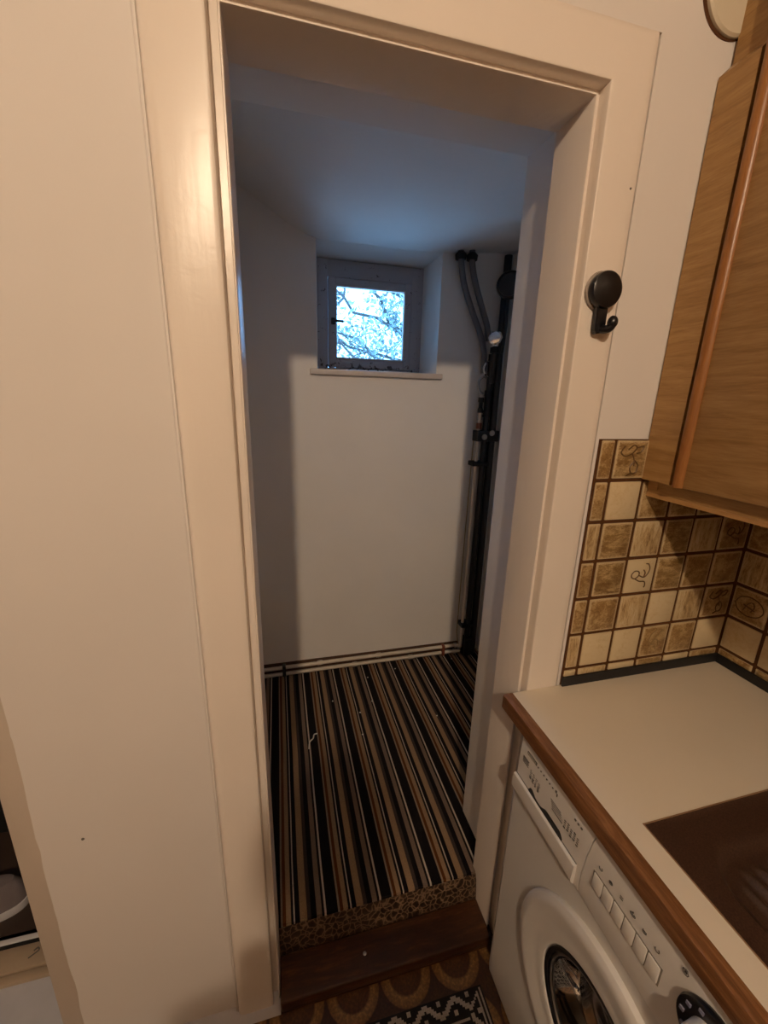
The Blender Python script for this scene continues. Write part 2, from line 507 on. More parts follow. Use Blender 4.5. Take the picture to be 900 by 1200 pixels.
# --- closet
CY, CL, CR = 1.24, -0.20, 1.125
def ceil_z(x, y):
    a = 2.223
    t = min(1.0, max(0.0, (0.20 - x) / 0.40))
    a += 0.15 * t * t * (3 - 2 * t) + 0.02 * t
    t2 = min(1.0, max(0.0, (x - 0.75) / 0.3))
    return a + 0.03 * t2
bm = bmesh.new()
nx = 40
ys = [0.345, 0.6, 0.9, 1.235, 1.26, 1.36, 1.46]
# closet ceiling, runs on into the window recess
g = {}
for i in range(nx + 1):
    for j in range(4):
        x_ = CL + (CR - CL) * i / nx
        g[i, j] = bm.verts.new((x_, [0.27, 0.65, 0.95, CY + 0.01][j], ceil_z(x_, 0)))
for i in range(nx):
    for j in range(3): bm.faces.new((g[i, j], g[i + 1, j], g[i + 1, j + 1], g[i, j + 1]))
r0 = [bm.verts.new((x_, CY + 0.01, 2.2225)) for x_ in (0.18, 0.77)]
r1 = [bm.verts.new((x_, 1.52, 2.216)) for x_ in (0.18, 0.77)]
bm.faces.new((r0[0], r0[1], r1[1], r1[0]))
ret = bmesh.ops.extrude_face_region(bm, geom=list(bm.faces))
for v_ in [x for x in ret['geom'] if isinstance(x, bmesh.types.BMVert)]: v_.co.z += 0.06 if v_.co.y < 1.255 else 0.08
struct('ceiling', bm, M['closet'])
# far wall with the window recess (x .187-.765, z 1.70-2.222)
RX0, RX1, RZ0 = 0.187, 0.764, 1.697
def curved_top(x0_, x1_, n_): return [(x0_ + (x1_ - x0_) * i / n_, ceil_z(x0_ + (x1_ - x0_) * i / n_, 0) + 0.03) for i in range(n_ + 1)]
bm = bmesh.new()
poly = [(CL, 0.0), (RX0, 0.0)] + list(reversed(curved_top(CL, RX0, 14)))
prism(bm, poly, 1, CY, CY + 0.26)
prism(bm, [(RX1, 0.0), (CR, 0.0)] + list(reversed(curved_top(RX1, CR, 10))), 1, CY, CY + 0.26)
prism(bm, [(RX0, 0.0), (RX1, 0.0), (RX1, RZ0), (RX0, RZ0)], 1, CY, CY + 0.26)
# splayed reveals
prism(bm, [(0.187, CY), (0.187, CY + 0.26), (0.215, CY + 0.26)], 2, RZ0, 2.23)
prism(bm, [(0.7645, CY), (0.745, CY + 0.26), (0.7645, CY + 0.26)], 2, RZ0, 2.23)
struct('wall_back', bm, M['closet'])
bm = B((CL - 0.1, 0.287, 0), (CL, CY + 0.26, 2.48)); struct('wall_left', bm, M['closet'])
bm = B((CR, 0.287, 0), (CR + 0.1, CY + 0.26, 2.48)); struct('wall_right', bm, M['closet'])
bm = bmesh.new()
box(bm, (CL, 0.292, 0), (-0.1595, 0.302, 2.48)); box(bm, (0.667, 0.2925, 0), (CR, 0.302, 2.48)); box(bm, (CL, 0.2935, 2.19), (CR, 0.3015, 2.48))
struct('wall_front', bm, M['closet'])
struct('floor', B((CL, 0.0975, -0.1), (CR, CY, 0.112)), M['tread_wood'])

# --- striped carpet of the closet
bm = bmesh.new()
box(bm, (CL + 0.002, 0.098, 0.1125), (CR - 0.002, CY - 0.002, 0.120))
bmesh.ops.bevel(bm, geom=[e for e in bm.edges if all(v_.co.y < 0.1 and v_.co.z > 0.119 for v_ in e.verts)], offset=0.005, segments=3, affect='EDGES')
tag(obj('striped_carpet', bm, M['carpet']), 'brown, black and tan striped carpet covering the closet floor', 'carpet')

struct('floor', B((-0.0524, -0.0219, -0.1), (0.70, 0.0974, 0.0)), M['tread_wood'])
# --- step: threshold board + leafy vinyl on the riser
th = empty('threshold_step', (0.25, 0.03, 0), 'dark brown worn wooden doorstep board with patterned strip below the striped carpet', 'step')
bm = B((-0.052, -0.0215, 0.001), (0.5565, 0.080, 0.040), 0.006, 3)
obj('tread', bm, M['tread_wood'], th)
bm = bmesh.new()
prism(bm, [(0.0805, 0.001), (0.0805, 0.040), (0.0835, 0.060), (0.090, 0.100), (0.0965, 0.1185), (0.0975, 0.1185), (0.0975, 0.001)], 0, -0.052, 0.5565)
tag(obj('riser_strip', bm, M['leafy'], th), 'dark brown strip with pale leaf pattern')
bm = lathe(bmesh.new(), [(0.0, 0.0014), (0.004, 0.001), (0.0052, 0.0)], (0.182, 0.028, 0.040), (0, 0, 1), 12)
tag(obj('screw_head', bm, M['steel'], th), 'small pale screw head')

# --- rug in front of the step: knotted cells
rug = empty('kitchen_rug', (0.15, -0.6, 0), 'black kitchen rug with white zigzag and diamond border before the doorstep', 'rug')
RX, RY = 0.487, -0.093
cs = 0.0052
W_, L_ = 110, 150
bmR = bmesh.new()
box(bmR, (RX - W_ * cs, RY - L_ * cs, 0.0003), (RX, RY, 0.0055), 0.002)
body = obj('rug_body', bmR, simple('rug_black', (0.008, 0.008, 0.011), 0.95, 0, 0.4, 500), rug)
verts, faces = [], []
def knot(i, j):
    x_, y_ = RX - (i + 1) * cs, RY - (j + 1) * cs
    b_ = len(verts); e_ = 0.0005; zt_ = 0.0068; zb_ = 0.0052
    verts.extend([(x_ + e_, y_ + e_, zt_), (x_ + cs - e_, y_ + e_, zt_), (x_ + cs - e_, y_ + cs - e_, zt_), (x_ + e_, y_ + cs - e_, zt_),
                  (x_, y_, zb_), (x_ + cs, y_, zb_), (x_ + cs, y_ + cs, zb_), (x_, y_ + cs, zb_)])
    faces.extend([(b_, b_ + 1, b_ + 2, b_ + 3), (b_ + 4, b_ + 5, b_ + 1, b_), (b_ + 5, b_ + 6, b_ + 2, b_ + 1), (b_ + 6, b_ + 7, b_ + 3, b_ + 2), (b_ + 7, b_ + 4, b_, b_ + 3)])
def white(i, j):
    i2, j2 = min(i, W_ - 1 - i), min(j, L_ - 1 - j)     # distance from the edges
    dmin = min(i2, j2)
    along = j if i2 <= j2 else i
    if i2 <= j2 and dmin in (1, 3) : return True       # thin lines on the long edges
    dz = dmin - (4 if i2 <= j2 else 1)
    if 0 <= dz <= 6:
        p = along % 16
        tri = (p if p <= 8 else 16 - p) * 0.75
        if abs(dz - tri) < 1.3: return True
        if dz in (0, 1) and p in (8, 9): return True
        if dz in (5, 6) and p in (0, 1): return True
    if dz == 9: return True
    if dz > 11:
        a, b_ = i % 14, j % 14
        if abs(a - 7) + abs(b_ - 7) in (3, 6): return True
    return False
for i in range(W_):
    for j in range(L_):
        if 0 < i < W_ - 1 and white(i, j): knot(i, j)
me = bpy.data.meshes.new('rug_pattern'); me.from_pydata(verts, [], faces)
o = link('rug_pattern', me, simple('rug_white', (0.40, 0.36, 0.32), 0.95), rug)
o['kind'] = 'stuff'; o['label'] = 'white woven zigzag pattern'

# ================================================================== WINDOW
win = struct('window_1', B((0.212, 1.452, 1.697), (0.752, 1.49, 1.722), 0.004), M['frame'])
def frame_ring(x0_, x1_, z0_, z1_, w_, y0_, y1_, bev=0.004, wb=None):
    bm = bmesh.new(); wb = wb or w_
    box(bm, (x0_, y0_, z0_), (x0_ + w_, y1_, z1_), bev); box(bm, (x1_ - w_, y0_, z0_), (x1_, y1_, z1_), bev)
    box(bm, (x0_ + w_ - .002, y0_ + .0005, z1_ - w_), (x1_ - w_ + .002, y1_, z1_), bev); box(bm, (x0_ + w_ - .002, y0_ + .0005, z0_), (x1_ - w_ + .002, y1_, z0_ + wb), bev)
    return bm
bm = bmesh.new()
box(bm, (0.205, 1.452, 1.722), (0.262, 1.50, 2.214), 0.003); box(bm, (0.690, 1.452, 1.722), (0.752, 1.50, 2.214), 0.003)
box(bm, (0.260, 1.4525, 2.137), (0.692, 1.50, 2.2135), 0.003)
struct('window_frame', bm, M['frame'], win)
struct('sash', frame_ring(0.264, 0.688, 1.7225, 2.135, 0.036, 1.442, 1.478, 0.006, 0.045), M['frame'], win)
bm = frame_ring(0.299, 0.653, 1.7665, 2.100, 0.006, 1.436, 1.462, 0.0015); struct('glazing_bead', bm, simple('white_bead', (0.62, 0.62, 0.64), 0.35), win)
struct('pane', B((0.298, 1.463, 1.765), (0.654, 1.467, 2.102)), M['glass'], win)
# catch on the left of the sash
bm = bmesh.new()
box(bm, (0.276, 1.428, 1.922), (0.296, 1.443, 1.952), 0.003)
lathe(bm, [(0.0, 0.022), (0.006, 0.021), (0.007, 0.0)], (0.286, 1.440, 1.937), (0, -1, 0), 12)
box(bm, (0.284, 1.412, 1.931), (0.334, 1.421, 1.942), 0.003)
tag(struct('window_catch', bm, M['black_matte'], win), 'small black turn catch')
# sill
bm = B((0.153, CY - 0.022, 1.674), (0.792, CY + 0.215, 1.6995), 0.004, 2)
tag(struct('window_sill', bm, simple('sill_paint', (0.62, 0.55, 0.50), 0.45, 0, 0.1, 60, 0.1), win), 'narrow cream wooden window sill')
# outer wall thickness so daylight only enters through the pane
bm = bmesh.new()
box(bm, (-0.3, 1.4905, 0.0), (0.213, 1.52, 2.6)); box(bm, (0.745, 1.4905, 0.0), (1.25, 1.52, 2.6)); box(bm, (0.213, 1.4908, 2.21), (0.745, 1.52, 2.6)); box(bm, (0.213, 1.4908, 0), (0.745, 1.52, 1.70))
struct('wall_outside', bm, M['closet'])

# --- tree outside
tree = empty('garden_tree', (0.4, 4.2, 0), 'twiggy garden tree in leaf filling the view through the small window', 'tree')
bm = bmesh.new()
tube(bm, smooth_path([(1.9, 4.4, 0.0), (1.85, 4.4, 1.5), (1.7, 4.35, 3.0), (1.5, 4.3, 4.6)], 5), [0.10 - 0.004 * i for i in range(16)], 10)
obj('trunk', bm, M['bark'], tree)
rnd = random.Random(12)
def branch(p0, p1, r0_, r1_, wob_=0.06, n_=10):
    P = []
    for i in range(n_ + 1):
        t = i / n_
        q = Vector(p0).lerp(Vector(p1), t)
        q += Vector((rnd.uniform(-wob_, wob_), rnd.uniform(-wob_, wob_), rnd.uniform(-wob_, wob_))) * (1 if 0 < i < n_ else 0.3)
        P.append(q)
    return P, [r0_ + (r1_ - r0_) * i / n_ for i in range(n_ + 1)]
mains = [((1.85, 4.35, 2.2), (-0.5, 3.9, 3.05)), ((1.85, 4.4, 1.7), (-0.2, 3.8, 2.62)), ((1.8, 4.4, 2.0), (0.1, 4.0, 3.7)), ((1.8, 4.4, 2.6), (-0.6, 4.3, 3.6)), ((1.85, 4.3, 1.6), (0.2, 3.7, 2.35)),
         ((1.8, 4.4, 2.9), (0.6, 4.0, 4.1)), ((1.8, 4.4, 1.9), (-0.4, 4.6, 2.75)), ((0.2, 4.1, 1.3), (1.0, 3.9, 3.5))]
leafpts = []
twigs = bmesh.new()
for a, b_ in mains:
    P, Rr = branch(a, b_, 0.022, 0.007)
    o = obj('branch', tube(bmesh.new(), P, Rr, 6), M['bark'], tree)
    for t in range(20):
        q = P[rnd.randrange(2, len(P))]
        e_ = q + Vector((rnd.uniform(-0.45, 0.45), rnd.uniform(-0.25, 0.25), rnd.uniform(-0.35, 0.45)))
        P2, R2 = branch(q, e_, 0.0075, 0.003, 0.035, 6)
        tube(twigs, P2, R2, 4, cap=False)
        leafpts += P2[2:]
o = obj('twigs', twigs, M['bark'], tree); o['kind'] = 'stuff'
verts, faces = [], []
for q in leafpts:
    for t in range(5):
        c_ = q + Vector((rnd.gauss(0, 0.06), rnd.gauss(0, 0.06), rnd.gauss(0, 0.06)))
        a = Vector((rnd.uniform(-1, 1), rnd.uniform(-1, 1), rnd.uniform(-1, 1))).normalized()
        b_ = a.cross(Vector((rnd.uniform(-1, 1), rnd.uniform(-1, 1), rnd.uniform(-1, 1)))).normalized()
        l_ = rnd.uniform(0.022, 0.042); w2 = l_ * 0.5
        k0 = len(verts)
        verts += [c_ - a * l_, c_ + b_ * w2, c_ + a * l_, c_ - b_ * w2, c_ + a.cross(b_) * l_ * 0.2]
        faces += [(k0, k0 + 1, k0 + 4), (k0 + 1, k0 + 2, k0 + 4), (k0 + 2, k0 + 3, k0 + 4), (k0 + 3, k0, k0 + 4)]
me = bpy.data.meshes.new('foliage'); me.from_pydata([tuple(v_) for v_ in verts], [], faces)
o = link('foliage', me, M['leaf'], tree); o['kind'] = 'stuff'
# garden ground outside
struct('ground', B((-8, 1.6, -0.3), (10, 14, -0.2)), simple('garden_ground', (0.62, 0.63, 0.62), 0.9, 0, 0, 1, 0.3))

# ================================================================== PIPES IN THE CLOSET CORNER
def pipe(name, pts, r, mat, label, group=None, n=12, smooth=True):
    t = empty(name, pts[0], label, 'pipe', group)
    P = smooth_path(pts, 6) if smooth else pts
    obj('tube', tube(bmesh.new(), P, r, n), mat, t)
    return t
PY = 1.205
t = pipe('conduit', [(0.836, PY, 2.24), (0.845, PY, 2.17), (0.868, PY, 2.085), (0.919, PY, 1.976), (0.970, PY, 1.879), (0.994, PY, 1.80), (1.000, PY, 1.71)], 0.014, M['pipe_grey'], 'grey curved conduit nearer the window, dropping from the closet ceiling')
obj('ceiling_collar', lathe(bmesh.new(), [(0.0, 0.0), (0.024, 0.0), (0.026, 0.02), (0.016, 0.03), (0, 0.03)], (0.838, PY, 2.196), (0, 0, 1), 16), M['black_matte'], t)
t = pipe('conduit', [(0.892, PY, 2.24), (0.900, PY, 2.17), (0.926, PY, 2.09), (0.963, PY, 2.005), (0.998, PY, 1.926), (1.012, PY, 1.86)], 0.014, M['pipe_grey'], 'grey curved conduit farther from the window, ending at the chrome valve')
obj('ceiling_collar', lathe(bmesh.new(), [(0.0, 0.0), (0.024, 0.0), (0.026, 0.02), (0.016, 0.03), (0, 0.03)], (0.894, PY, 2.197), (0, 0, 1), 16), M['black_matte'], t)
# chrome valve
t = empty('stop_valve', (1.02, 1.15, 1.86), 'shiny chrome stop valve at the top of the black pipes', 'valve')
bm = lathe(bmesh.new(), [(0, -0.03), (0.016, -0.03), (0.018, -0.012), (0.024, -0.008), (0.024, 0.008), (0.018, 0.012), (0.016, 0.03), (0, 0.03)], (1.02, 1.15, 1.86), (0, 0, 1), 20); obj('valve_body', bm, M['chrome'], t)
bm = lathe(bmesh.new(), [(0, 0.0), (0.012, 0.0), (0.012, 0.02), (0.030, 0.024), (0.033, 0.034), (0.026, 0.042), (0, 0.044)], (1.02, 1.145, 1.862), (-0.55, -0.8, 0.05), 8); obj('valve_handle', bm, M['chrome'], t)
obj('union_nut', lathe(bmesh.new(), [(0, 0), (0.021, 0), (0.021, 0.026), (0, 0.026)], (1.02, 1.15, 1.800), (0, 0, 1), 6), M['black_matte'], t)
obj('valve_stub', tube(bmesh.new(), [(1.02, 1.15, 1.83), (1.02, 1.15, 1.66)], 0.011, 12), M['pipe_black'], t)
# black round pressure vessel / clock
t = empty('pressure_gauge', (1.05, 1.15, 2.09), 'black round gauge high in the closet corner above the valve', 'gauge')
bm = lathe(bmesh.new(), [(0, -0.03), (0.05, -0.03), (0.058, -0.022), (0.060, 0.0), (0.056, 0.012), (0.050, 0.014), (0.048, 0.008), (0, 0.008)], (1.045, 1.11, 2.088), (-0.55, -0.83, 0), 32); obj('gauge_case', bm, M['black_plastic'], t)
bm = tube(bmesh.new(), smooth_path([(1.052, 1.125, 2.03), (1.055, 1.13, 1.97), (1.062, 1.14, 1.90), (1.060, 1.15, 1.80)], 4), 0.007, 8); obj('gauge_pipe', bm, M['pipe_black'], t)
# vertical pipes
t = pipe('riser_pipe', [(1.078, PY, 2.235), (1.078, PY, 0.1205)], 0.0185, M['pipe_black'], 'thicker black vertical pipe, right of the pair in the closet corner', None, 16, False)
t = pipe('riser_pipe', [(1.036, PY - .004, 1.80), (1.036, PY - .004, 0.1205)], 0.0155, M['pipe_black'], 'thinner black vertical pipe, left of the pair in the closet corner', None, 16, False)
obj('coupling', lathe(bmesh.new(), [(0, 0), (0.0205, 0), (0.0205, 0.03), (0.0175, 0.034), (0.0175, 0.10), (0.0205, 0.104), (0.0205, 0.13), (0, 0.13)], (1.036, PY - .004, 1.50), (0, 0, 1), 16), M['black_matte'], t)
obj('base_box', B((1.0125, PY - 0.035, 0.122), (1.057, PY + 0.02, 0.235), 0.006), M['black_matte'], t)
# pale pipe with fittings
t = pipe('water_pipe', [(1.000, PY, 1.615), (1.000, PY, 1.40), (1.003, PY, 0.20), (1.003, PY, 0.166)], 0.0085, M['pipe_pale'], 'thin pale vertical water pipe left of the black pipes', None, 10, False)
obj('fitting', lathe(bmesh.new(), [(0, 0), (0.014, 0), (0.014, 0.02), (0.010, 0.024), (0.010, 0.05), (0.015, 0.053), (0.015, 0.075), (0, 0.075)], (1.000, PY, 1.52), (0, 0, 1), 8), M['black_matte'], t)
obj('fitting', lathe(bmesh.new(), [(0, 0), (0.013, 0), (0.013, 0.028), (0, 0.028)], (1.000, PY, 1.485), (0, 0, 1), 6), M['steel'], t)
obj('fitting', lathe(bmesh.new(), [(0, 0), (0.014, 0), (0.014, 0.03), (0, 0.03)], (1.000, PY, 1.44), (0, 0, 1), 8), M['clip_red'], t)
bm = tube(bmesh.new(), smooth_path([(1.0, PY - .01, 1.615), (0.985, PY - .02, 1.618), (0.968, PY - .02, 1.645), (0.972, PY - .02, 1.675), (0.992, PY - .02, 1.692), (1.015, PY - .01, 1.69)], 6), 0.0055, 8)
obj('hose_loop', bm, M['steel'], t)
bm = tube(bmesh.new(), smooth_path([(1.014, PY - .02, 1.695), (0.995, PY - .03, 1.705), (0.985, PY - .03, 1.73), (0.994, PY - .03, 1.755), (1.012, PY - .02, 1.765)], 6), 0.005, 8)
obj('hose_loop', bm, M['chrome'], t)
# thin wire beside it
t = pipe('thin_cable', [(0.990, 1.232, 1.40), (0.986, 1.232, 0.9), (0.984, 1.232, 0.25), (0.998, 1.232, 0.17)], 0.0025, simple('yellowed_cable', (0.38, 0.28, 0.13), 0.6), 'thin yellowed cable clipped to the closet wall beside the pipes', None, 6, False)
t['category'] = 'cable'
# brackets across the pipes
for zc, x0_, x1_, hh, lab in ((1.405, 0.985, 1.105, 0.055, 'black pipe bracket at mid height across the closet pipes'), (1.262, 0.972, 1.064, 0.024, 'small black pipe bracket just below the wide one'), (0.318, 0.985, 1.062, 0.022, 'small black pipe bracket near the carpet')):
    t = empty('pipe_bracket', (x0_, PY, zc), lab, 'bracket')
    bm = bmesh.new()
    box(bm, (x0_, PY - 0.028, zc - hh / 2), (x1_, PY + 0.0345, zc - hh / 2 + hh), 0.003)
    obj('bracket_bar', bm, M['black_matte'], t)
    if hh > 0.05:
        for xx_, zz_ in ((1.022, -0.004), (1.062, 0.016)):
            obj('bracket_screw', lathe(bmesh.new(), [(0, 0.006), (0.014, 0.005), (0.015, 0), (0, 0)], (xx_, PY - 0.028, zc + zz_), (0, -1, 0), 12), M['steel'], t)
# added brown strip imitating shadow and grime behind the pipes
struct('pipe_shade_strip', B((CL + 0.001, CY - 0.005, 0.1205), (1.0, CY, 0.187), 0.0015), simple('shade_and_grime_brown', (0.075, 0.035, 0.018), 0.7))
# skirting pipes
for zc, lab in ((0.171, 'upper of two pale pipes along the foot of the far closet wall'), (0.1325, 'lower of two pale pipes along the foot of the far closet wall')):
    t = pipe('skirting_pipe', [(CL + 0.004, 1.219, zc - 0.004), (0.3, 1.219, zc), (0.985, 1.219, zc + 0.001), (1.006, 1.212, zc + 0.001)], 0.0098, M['pipe_pale'], lab, None, 12, False)
    for xx_ in (0.20, 0.53):
        obj('solder_joint', lathe(bmesh.new(), [(0, -0.014), (0.012, -0.014), (0.0128, 0), (0.012, 0.014), (0, 0.014)], (xx_ + (0.166 - zc) * 5, 1.219, zc), (1, 0, 0), 12), M['pipe_pale'], t)
    obj('elbow_nut', lathe(bmesh.new(), [(0, -0.01), (0.014, -0.01), (0.014, 0.01), (0, 0.01)], (0.975, 1.219, zc), (1, 0, 0), 6), M['chrome'] if zc > .15 else M['pipe_pale'], t)
for xx_, lab, mt in ((-0.017, 'dark clip holding the skirting pipes at their left end', 'black_matte'), (0.897, 'rust red clip holding the skirting pipes near the corner', 'clip_red')):
    bm = B((xx_ - 0.009, 1.2035, 0.1205), (xx_ + 0.009, 1.2345, 0.184), 0.003)
    tag(obj('pipe_clip', bm, M[mt]), lab, 'clip')

# --- lint on the carpet
k_thread = simple('white_thread', (0.6, 0.57, 0.52), 0.8)
bm = tube(bmesh.new(), smooth_path([(0.076, 0.70, 0.1220), (0.082, 0.735, 0.1225), (0.098, 0.752, 0.1225), (0.104, 0.772, 0.1225), (0.118, 0.776, 0.1222)], 5), 0.0026, 6)
tag(obj('thread', bm, k_thread), 'short white thread lying on the striped carpet', 'thread')
for (x_, y_) in ((0.419, 1.105), (0.402, 0.923), (0.212, 0.965), (0.933, 1.166), (0.584, 1.145), (0.684, 0.761), (0.315, 0.727), (0.33, 0.86)):
    bm = bmesh.new(); bmesh.ops.create_icosphere(bm, subdivisions=1, radius=0.0042)
    for v_ in bm.verts: v_.co = Vector((v_.co.x * rnd.uniform(.6, 1.3) + x_, v_.co.y * rnd.uniform(.6, 1.3) + y_, v_.co.z * 0.5 + 0.1218))
    tag(obj('crumb', bm, k_thread), 'tiny white crumb lying on the striped closet carpet', 'crumb', 'white crumbs on the striped carpet')

# ================================================================== TILES
TW, TH = 0.0838, 0.0892
vj = [0.714, 0.8055, 0.896, 0.986, 1.077, 1.1785]       # vertical joints (centres)
hj = [0.926, 1.0225, 1.119, 1.2155, 1.312, 1.409, 1.5015]
bm = B((0.6725, 0.0005, 0.880), (1.1848, 0.003, 1.500)); struct('grout_bed', bm, M['grout'], WB, smooth=False)
WR = [o_ for o_ in bpy.data.objects if o_.name == 'wall_right'][0]
bm = B((XR - 0.0025, -1.6, 0.880), (XR, 0.0004, 1.500)); struct('grout_bed', bm, M['grout'], WR, smooth=False)
tile_cache = {}
rt = random.Random(5)
def tile(face_, a0, a1, z0, z1, kind, parent):
    """face 'd' : on door wall, a=x ; 'r' : on right wall, a=y"""
    bm = bmesh.new(); j = 0.0041
    a0 += j + rt.uniform(-.0006, .0006); a1 -= j + rt.uniform(-.0006, .0006); z0 += j; z1 -= j
    if face_ == 'd': box(bm, (a0, -0.0032, z0), (a1, 0.0012, z1), 0.0022, 2)
    else: box(bm, (XR - 0.0062, a0, z0), (XR - 0.0012, a1, z1), 0.0022, 2)
    tilt = rt.uniform(-.0006, .0006)
    for v_ in bm.verts: 
        if face_ == 'd': v_.co.y += tilt * (v_.co.z - z0) / (z1 - z0)
    return obj('tile', bm, M['tile' + face_ + kind], parent)
def motif(face_, a, z, shapes, parent, mat='motif', s=1.0, r=0.0013):
    bm = bmesh.new()
    for sh in shapes:
        P = []
        for (u, v2) in sh:
            if face_ == 'd': P.append((a + u * s, -0.0036, z + v2 * s))
            else: P.append((XR - 0.0066, a - u * s, z + v2 * s))
        tube(bm, smooth_path(P, 5), r, 5)
    o_ = obj('tile_motif', bm, M[mat], parent)
    return o_
leaf1 = [[(-.022, .030), (-.030, .016), (-.016, .008), (0, .014), (.010, .026), (.002, .032), (-.012, .022)], [(.010, .026), (.028, .030), (.024, .018), (.012, .014)], [(.010, -.002), (.020, -.012), (.018, -.028), (.006, -.030), (.000, -.016), (.010, -.002)], [(.006, -.030), (-.006, -.036)], [(.0, .014), (.008, .0), (.010, -.014)]]
swirl = [[(-.026, .006), (-.018, .014), (-.006, .012), (-.004, .002), (-.014, -.006), (-.024, -.002), (-.026, .006)], [(-.004, .002), (.012, -.004), (.022, .004), (.026, .018), (.020, .030), (.012, .032)], [(-.014, -.006), (.0, -.014), (.016, -.016), (.020, -.026), (.018, -.032)], [(.012, -.004), (.014, .008), (.008, .016)]]
feather = [[(-.018, -.034), (-.010, -.010), (.004, .012), (.020, .032)], [(-.010, -.010), (-.018, .004), (-.012, .022), (.002, .034)], [(.0, .006), (.012, .0), (.016, -.014)], [(-.010, -.010), (.004, -.012), (.010, -.026)]]
oval = [[(-.034, 0), (-.024, .018), (0, .026), (.024, .018), (.034, 0), (.024, -.018), (0, -.026), (-.024, -.018), (-.034, 0)], [(-.012, -.014), (-.004, .006), (.006, .014), (.012, .004), (.006, -.012)], [(-.014, .002), (.0, -.002), (.014, -.006)]]
rows = [  # bottom to top, columns: partial, 5 full columns
    'VCCBBC', 'BBVCVB', 'BHCHBB', 'VHVHVB', 'BCBBHB', 'BHBCHB']
cols = [(0.6735, vj[0])] + list(zip(vj[:-1], vj[1:]))
tob = {}
for r_ in range(6):
    for c_ in range(6):
        tob[r_, c_] = tile('d', cols[c_][0], cols[c_][1] if c_ < 5 else 1.1775, hj[r_], hj[r_ + 1], rows[r_][c_], WB)
for c_ in range(6):
    tile('d', cols[c_][0], cols[c_][1] if c_ < 5 else 1.1775, 0.9005, hj[0], 'CVCHCB'[c_], WB)
def cen(r_, c_): return (cols[c_][0] + cols[c_][1]) / 2, (hj[r_] + hj[r_ + 1]) / 2
for (r_, c_, sh, mt) in ((5, 1, leaf1, 'motif'), (2, 2, swirl, 'motif'), (0, 3, feather, 'motif_tan'), (3, 5, swirl, 'motif'), (1, 5, leaf1, 'motif')):
    a, z_ = cen(r_, c_); motif('d', a, z_, sh, tob[r_, c_], mt, 1.0, 0.0017)
kinds = 'BCVHBVBHCVBC'
for c_ in range(16):
    y1_ = -0.001 - c_ * 0.0945; y0_ = y1_ - 0.0945
    for r_ in range(6):
        kd = {(0, 0): 'C', (1, 0): 'B', (2, 0): 'V', (3, 0): 'B', (0, 1): 'C'}.get((r_, c_), kinds[(c_ * 5 + r_ * 7) % 12])
        o_ = tile('r', y0_, y1_, hj[r_], hj[r_ + 1], kd, WR)
        if (r_, c_) == (1, 0): motif('r', (y0_ + y1_) / 2, (hj[1] + hj[2]) / 2, oval, o_, 'motif', 1.0, 0.0014)
    tile('r', y0_, y1_, 0.9005, hj[0], kinds[(c_ * 3) % 12], WR)

# ================================================================== WORKTOP
WT = empty('worktop', (0.86, -0.8, 0.84), 'cream laminate kitchen worktop with brown wooden front edge above the washing machine', 'worktop')
WX = 0.536
SX0, SY0, SX1, SY1 = 0.579, -0.343, 1.07, -1.33
bm = bmesh.new()
zt0, zt1 = 0.842, 0.880
for (a, b_, c_, d_) in ((WX, -1.6, SX0, -0.0005), (SX1, -1.6, 1.1795, -0.0005), (SX0, SY0, SX1, -0.0005), (SX0, -1.6, SX1, SY1)):
    box(bm, (a, b_, zt0), (c_, d_, zt1))
bmesh.ops.remove_doubles(bm, verts=bm.verts, dist=0.0001)
obj('laminate_top', bm, M['laminate'], WT, smooth=False)
bm = prism(bmesh.new(), [(WX, 0.8415), (WX, 0.8800), (0.5160, 0.8798), (0.5125, 0.8783), (0.5110, 0.8750), (0.5110, 0.8440), (0.5130, 0.8415)], 1, -1.6, -0.0005)
tag(obj('wooden_edge', bm, M['edge_wood'], WT), 'brown wooden front edge')
bm = bmesh.new()
box(bm, (0.6722, -0.0085, 0.8802), (1.1785, -0.0034, 0.906), 0.001); box(bm, (XR - 0.0115, -1.6, 0.8802), (XR - 0.0064, -0.0088, 0.906), 0.001)
tag(obj('sealing_strip', bm, M['black_matte'], WT), 'black sealing strip along the tiles')

# --- sink / drainer, brown composite let into the cut-out
SK = empty('kitchen_sink', (0.82, -0.8, 0.86), 'dark brown composite sink and ribbed drainer set into the worktop', 'sink')
bm = bmesh.new()
nxs, nys = 170, 130
def sdf(x_, y_):       # distance inside the rounded drainer rectangle
    cx_, cy_, hx, hy, rr = 0.825, -0.62, 0.200, 0.222, 0.07
    qx, qy = abs(x_ - cx_) - hx + rr, abs(y_ - cy_) - hy + rr
    return -(math.hypot(max(qx, 0), max(qy, 0)) + min(max(qx, qy), 0) - rr)
def bowl(x_, y_):
    cx_, cy_, hx, hy, rr = 0.825, -1.08, 0.200, 0.20, 0.06
    qx, qy = abs(x_ - cx_) - hx + rr, abs(y_ - cy_) - hy + rr
    return -(math.hypot(max(qx, 0), max(qy, 0)) + min(max(qx, qy), 0) - rr)
def ss(t): t = max(0, min(1, t)); return t * t * (3 - 2 * t)
g = {}
for i in range(nxs + 1):
    for j in range(nys + 1):
        x_ = SX0 + 0.001 + (SX1 - SX0 - 0.002) * i / nxs
        y_ = SY1 + 0.001 + (SY0 - SY1 - 0.002) * j / nys
        d_ = sdf(x_, y_)
        z_ = 0.8745 - 0.012 * ss(d_ / 0.016)
        if d_ > 0.028:
            fade = ss((d_ - 0.028) / 0.02)
            z_ += 0.0075 * fade * (0.5 + 0.5 * math.cos((x_ - 0.69) * 2 * PI / 0.026))
        z_ -= 0.16 * ss(bowl(x_, y_) / 0.03)
        e_ = min(i, nxs - i, j, nys - j)
        if e_ == 0: z_ = 0.8785
        g[i, j] = bm.verts.new((x_, y_, z_))
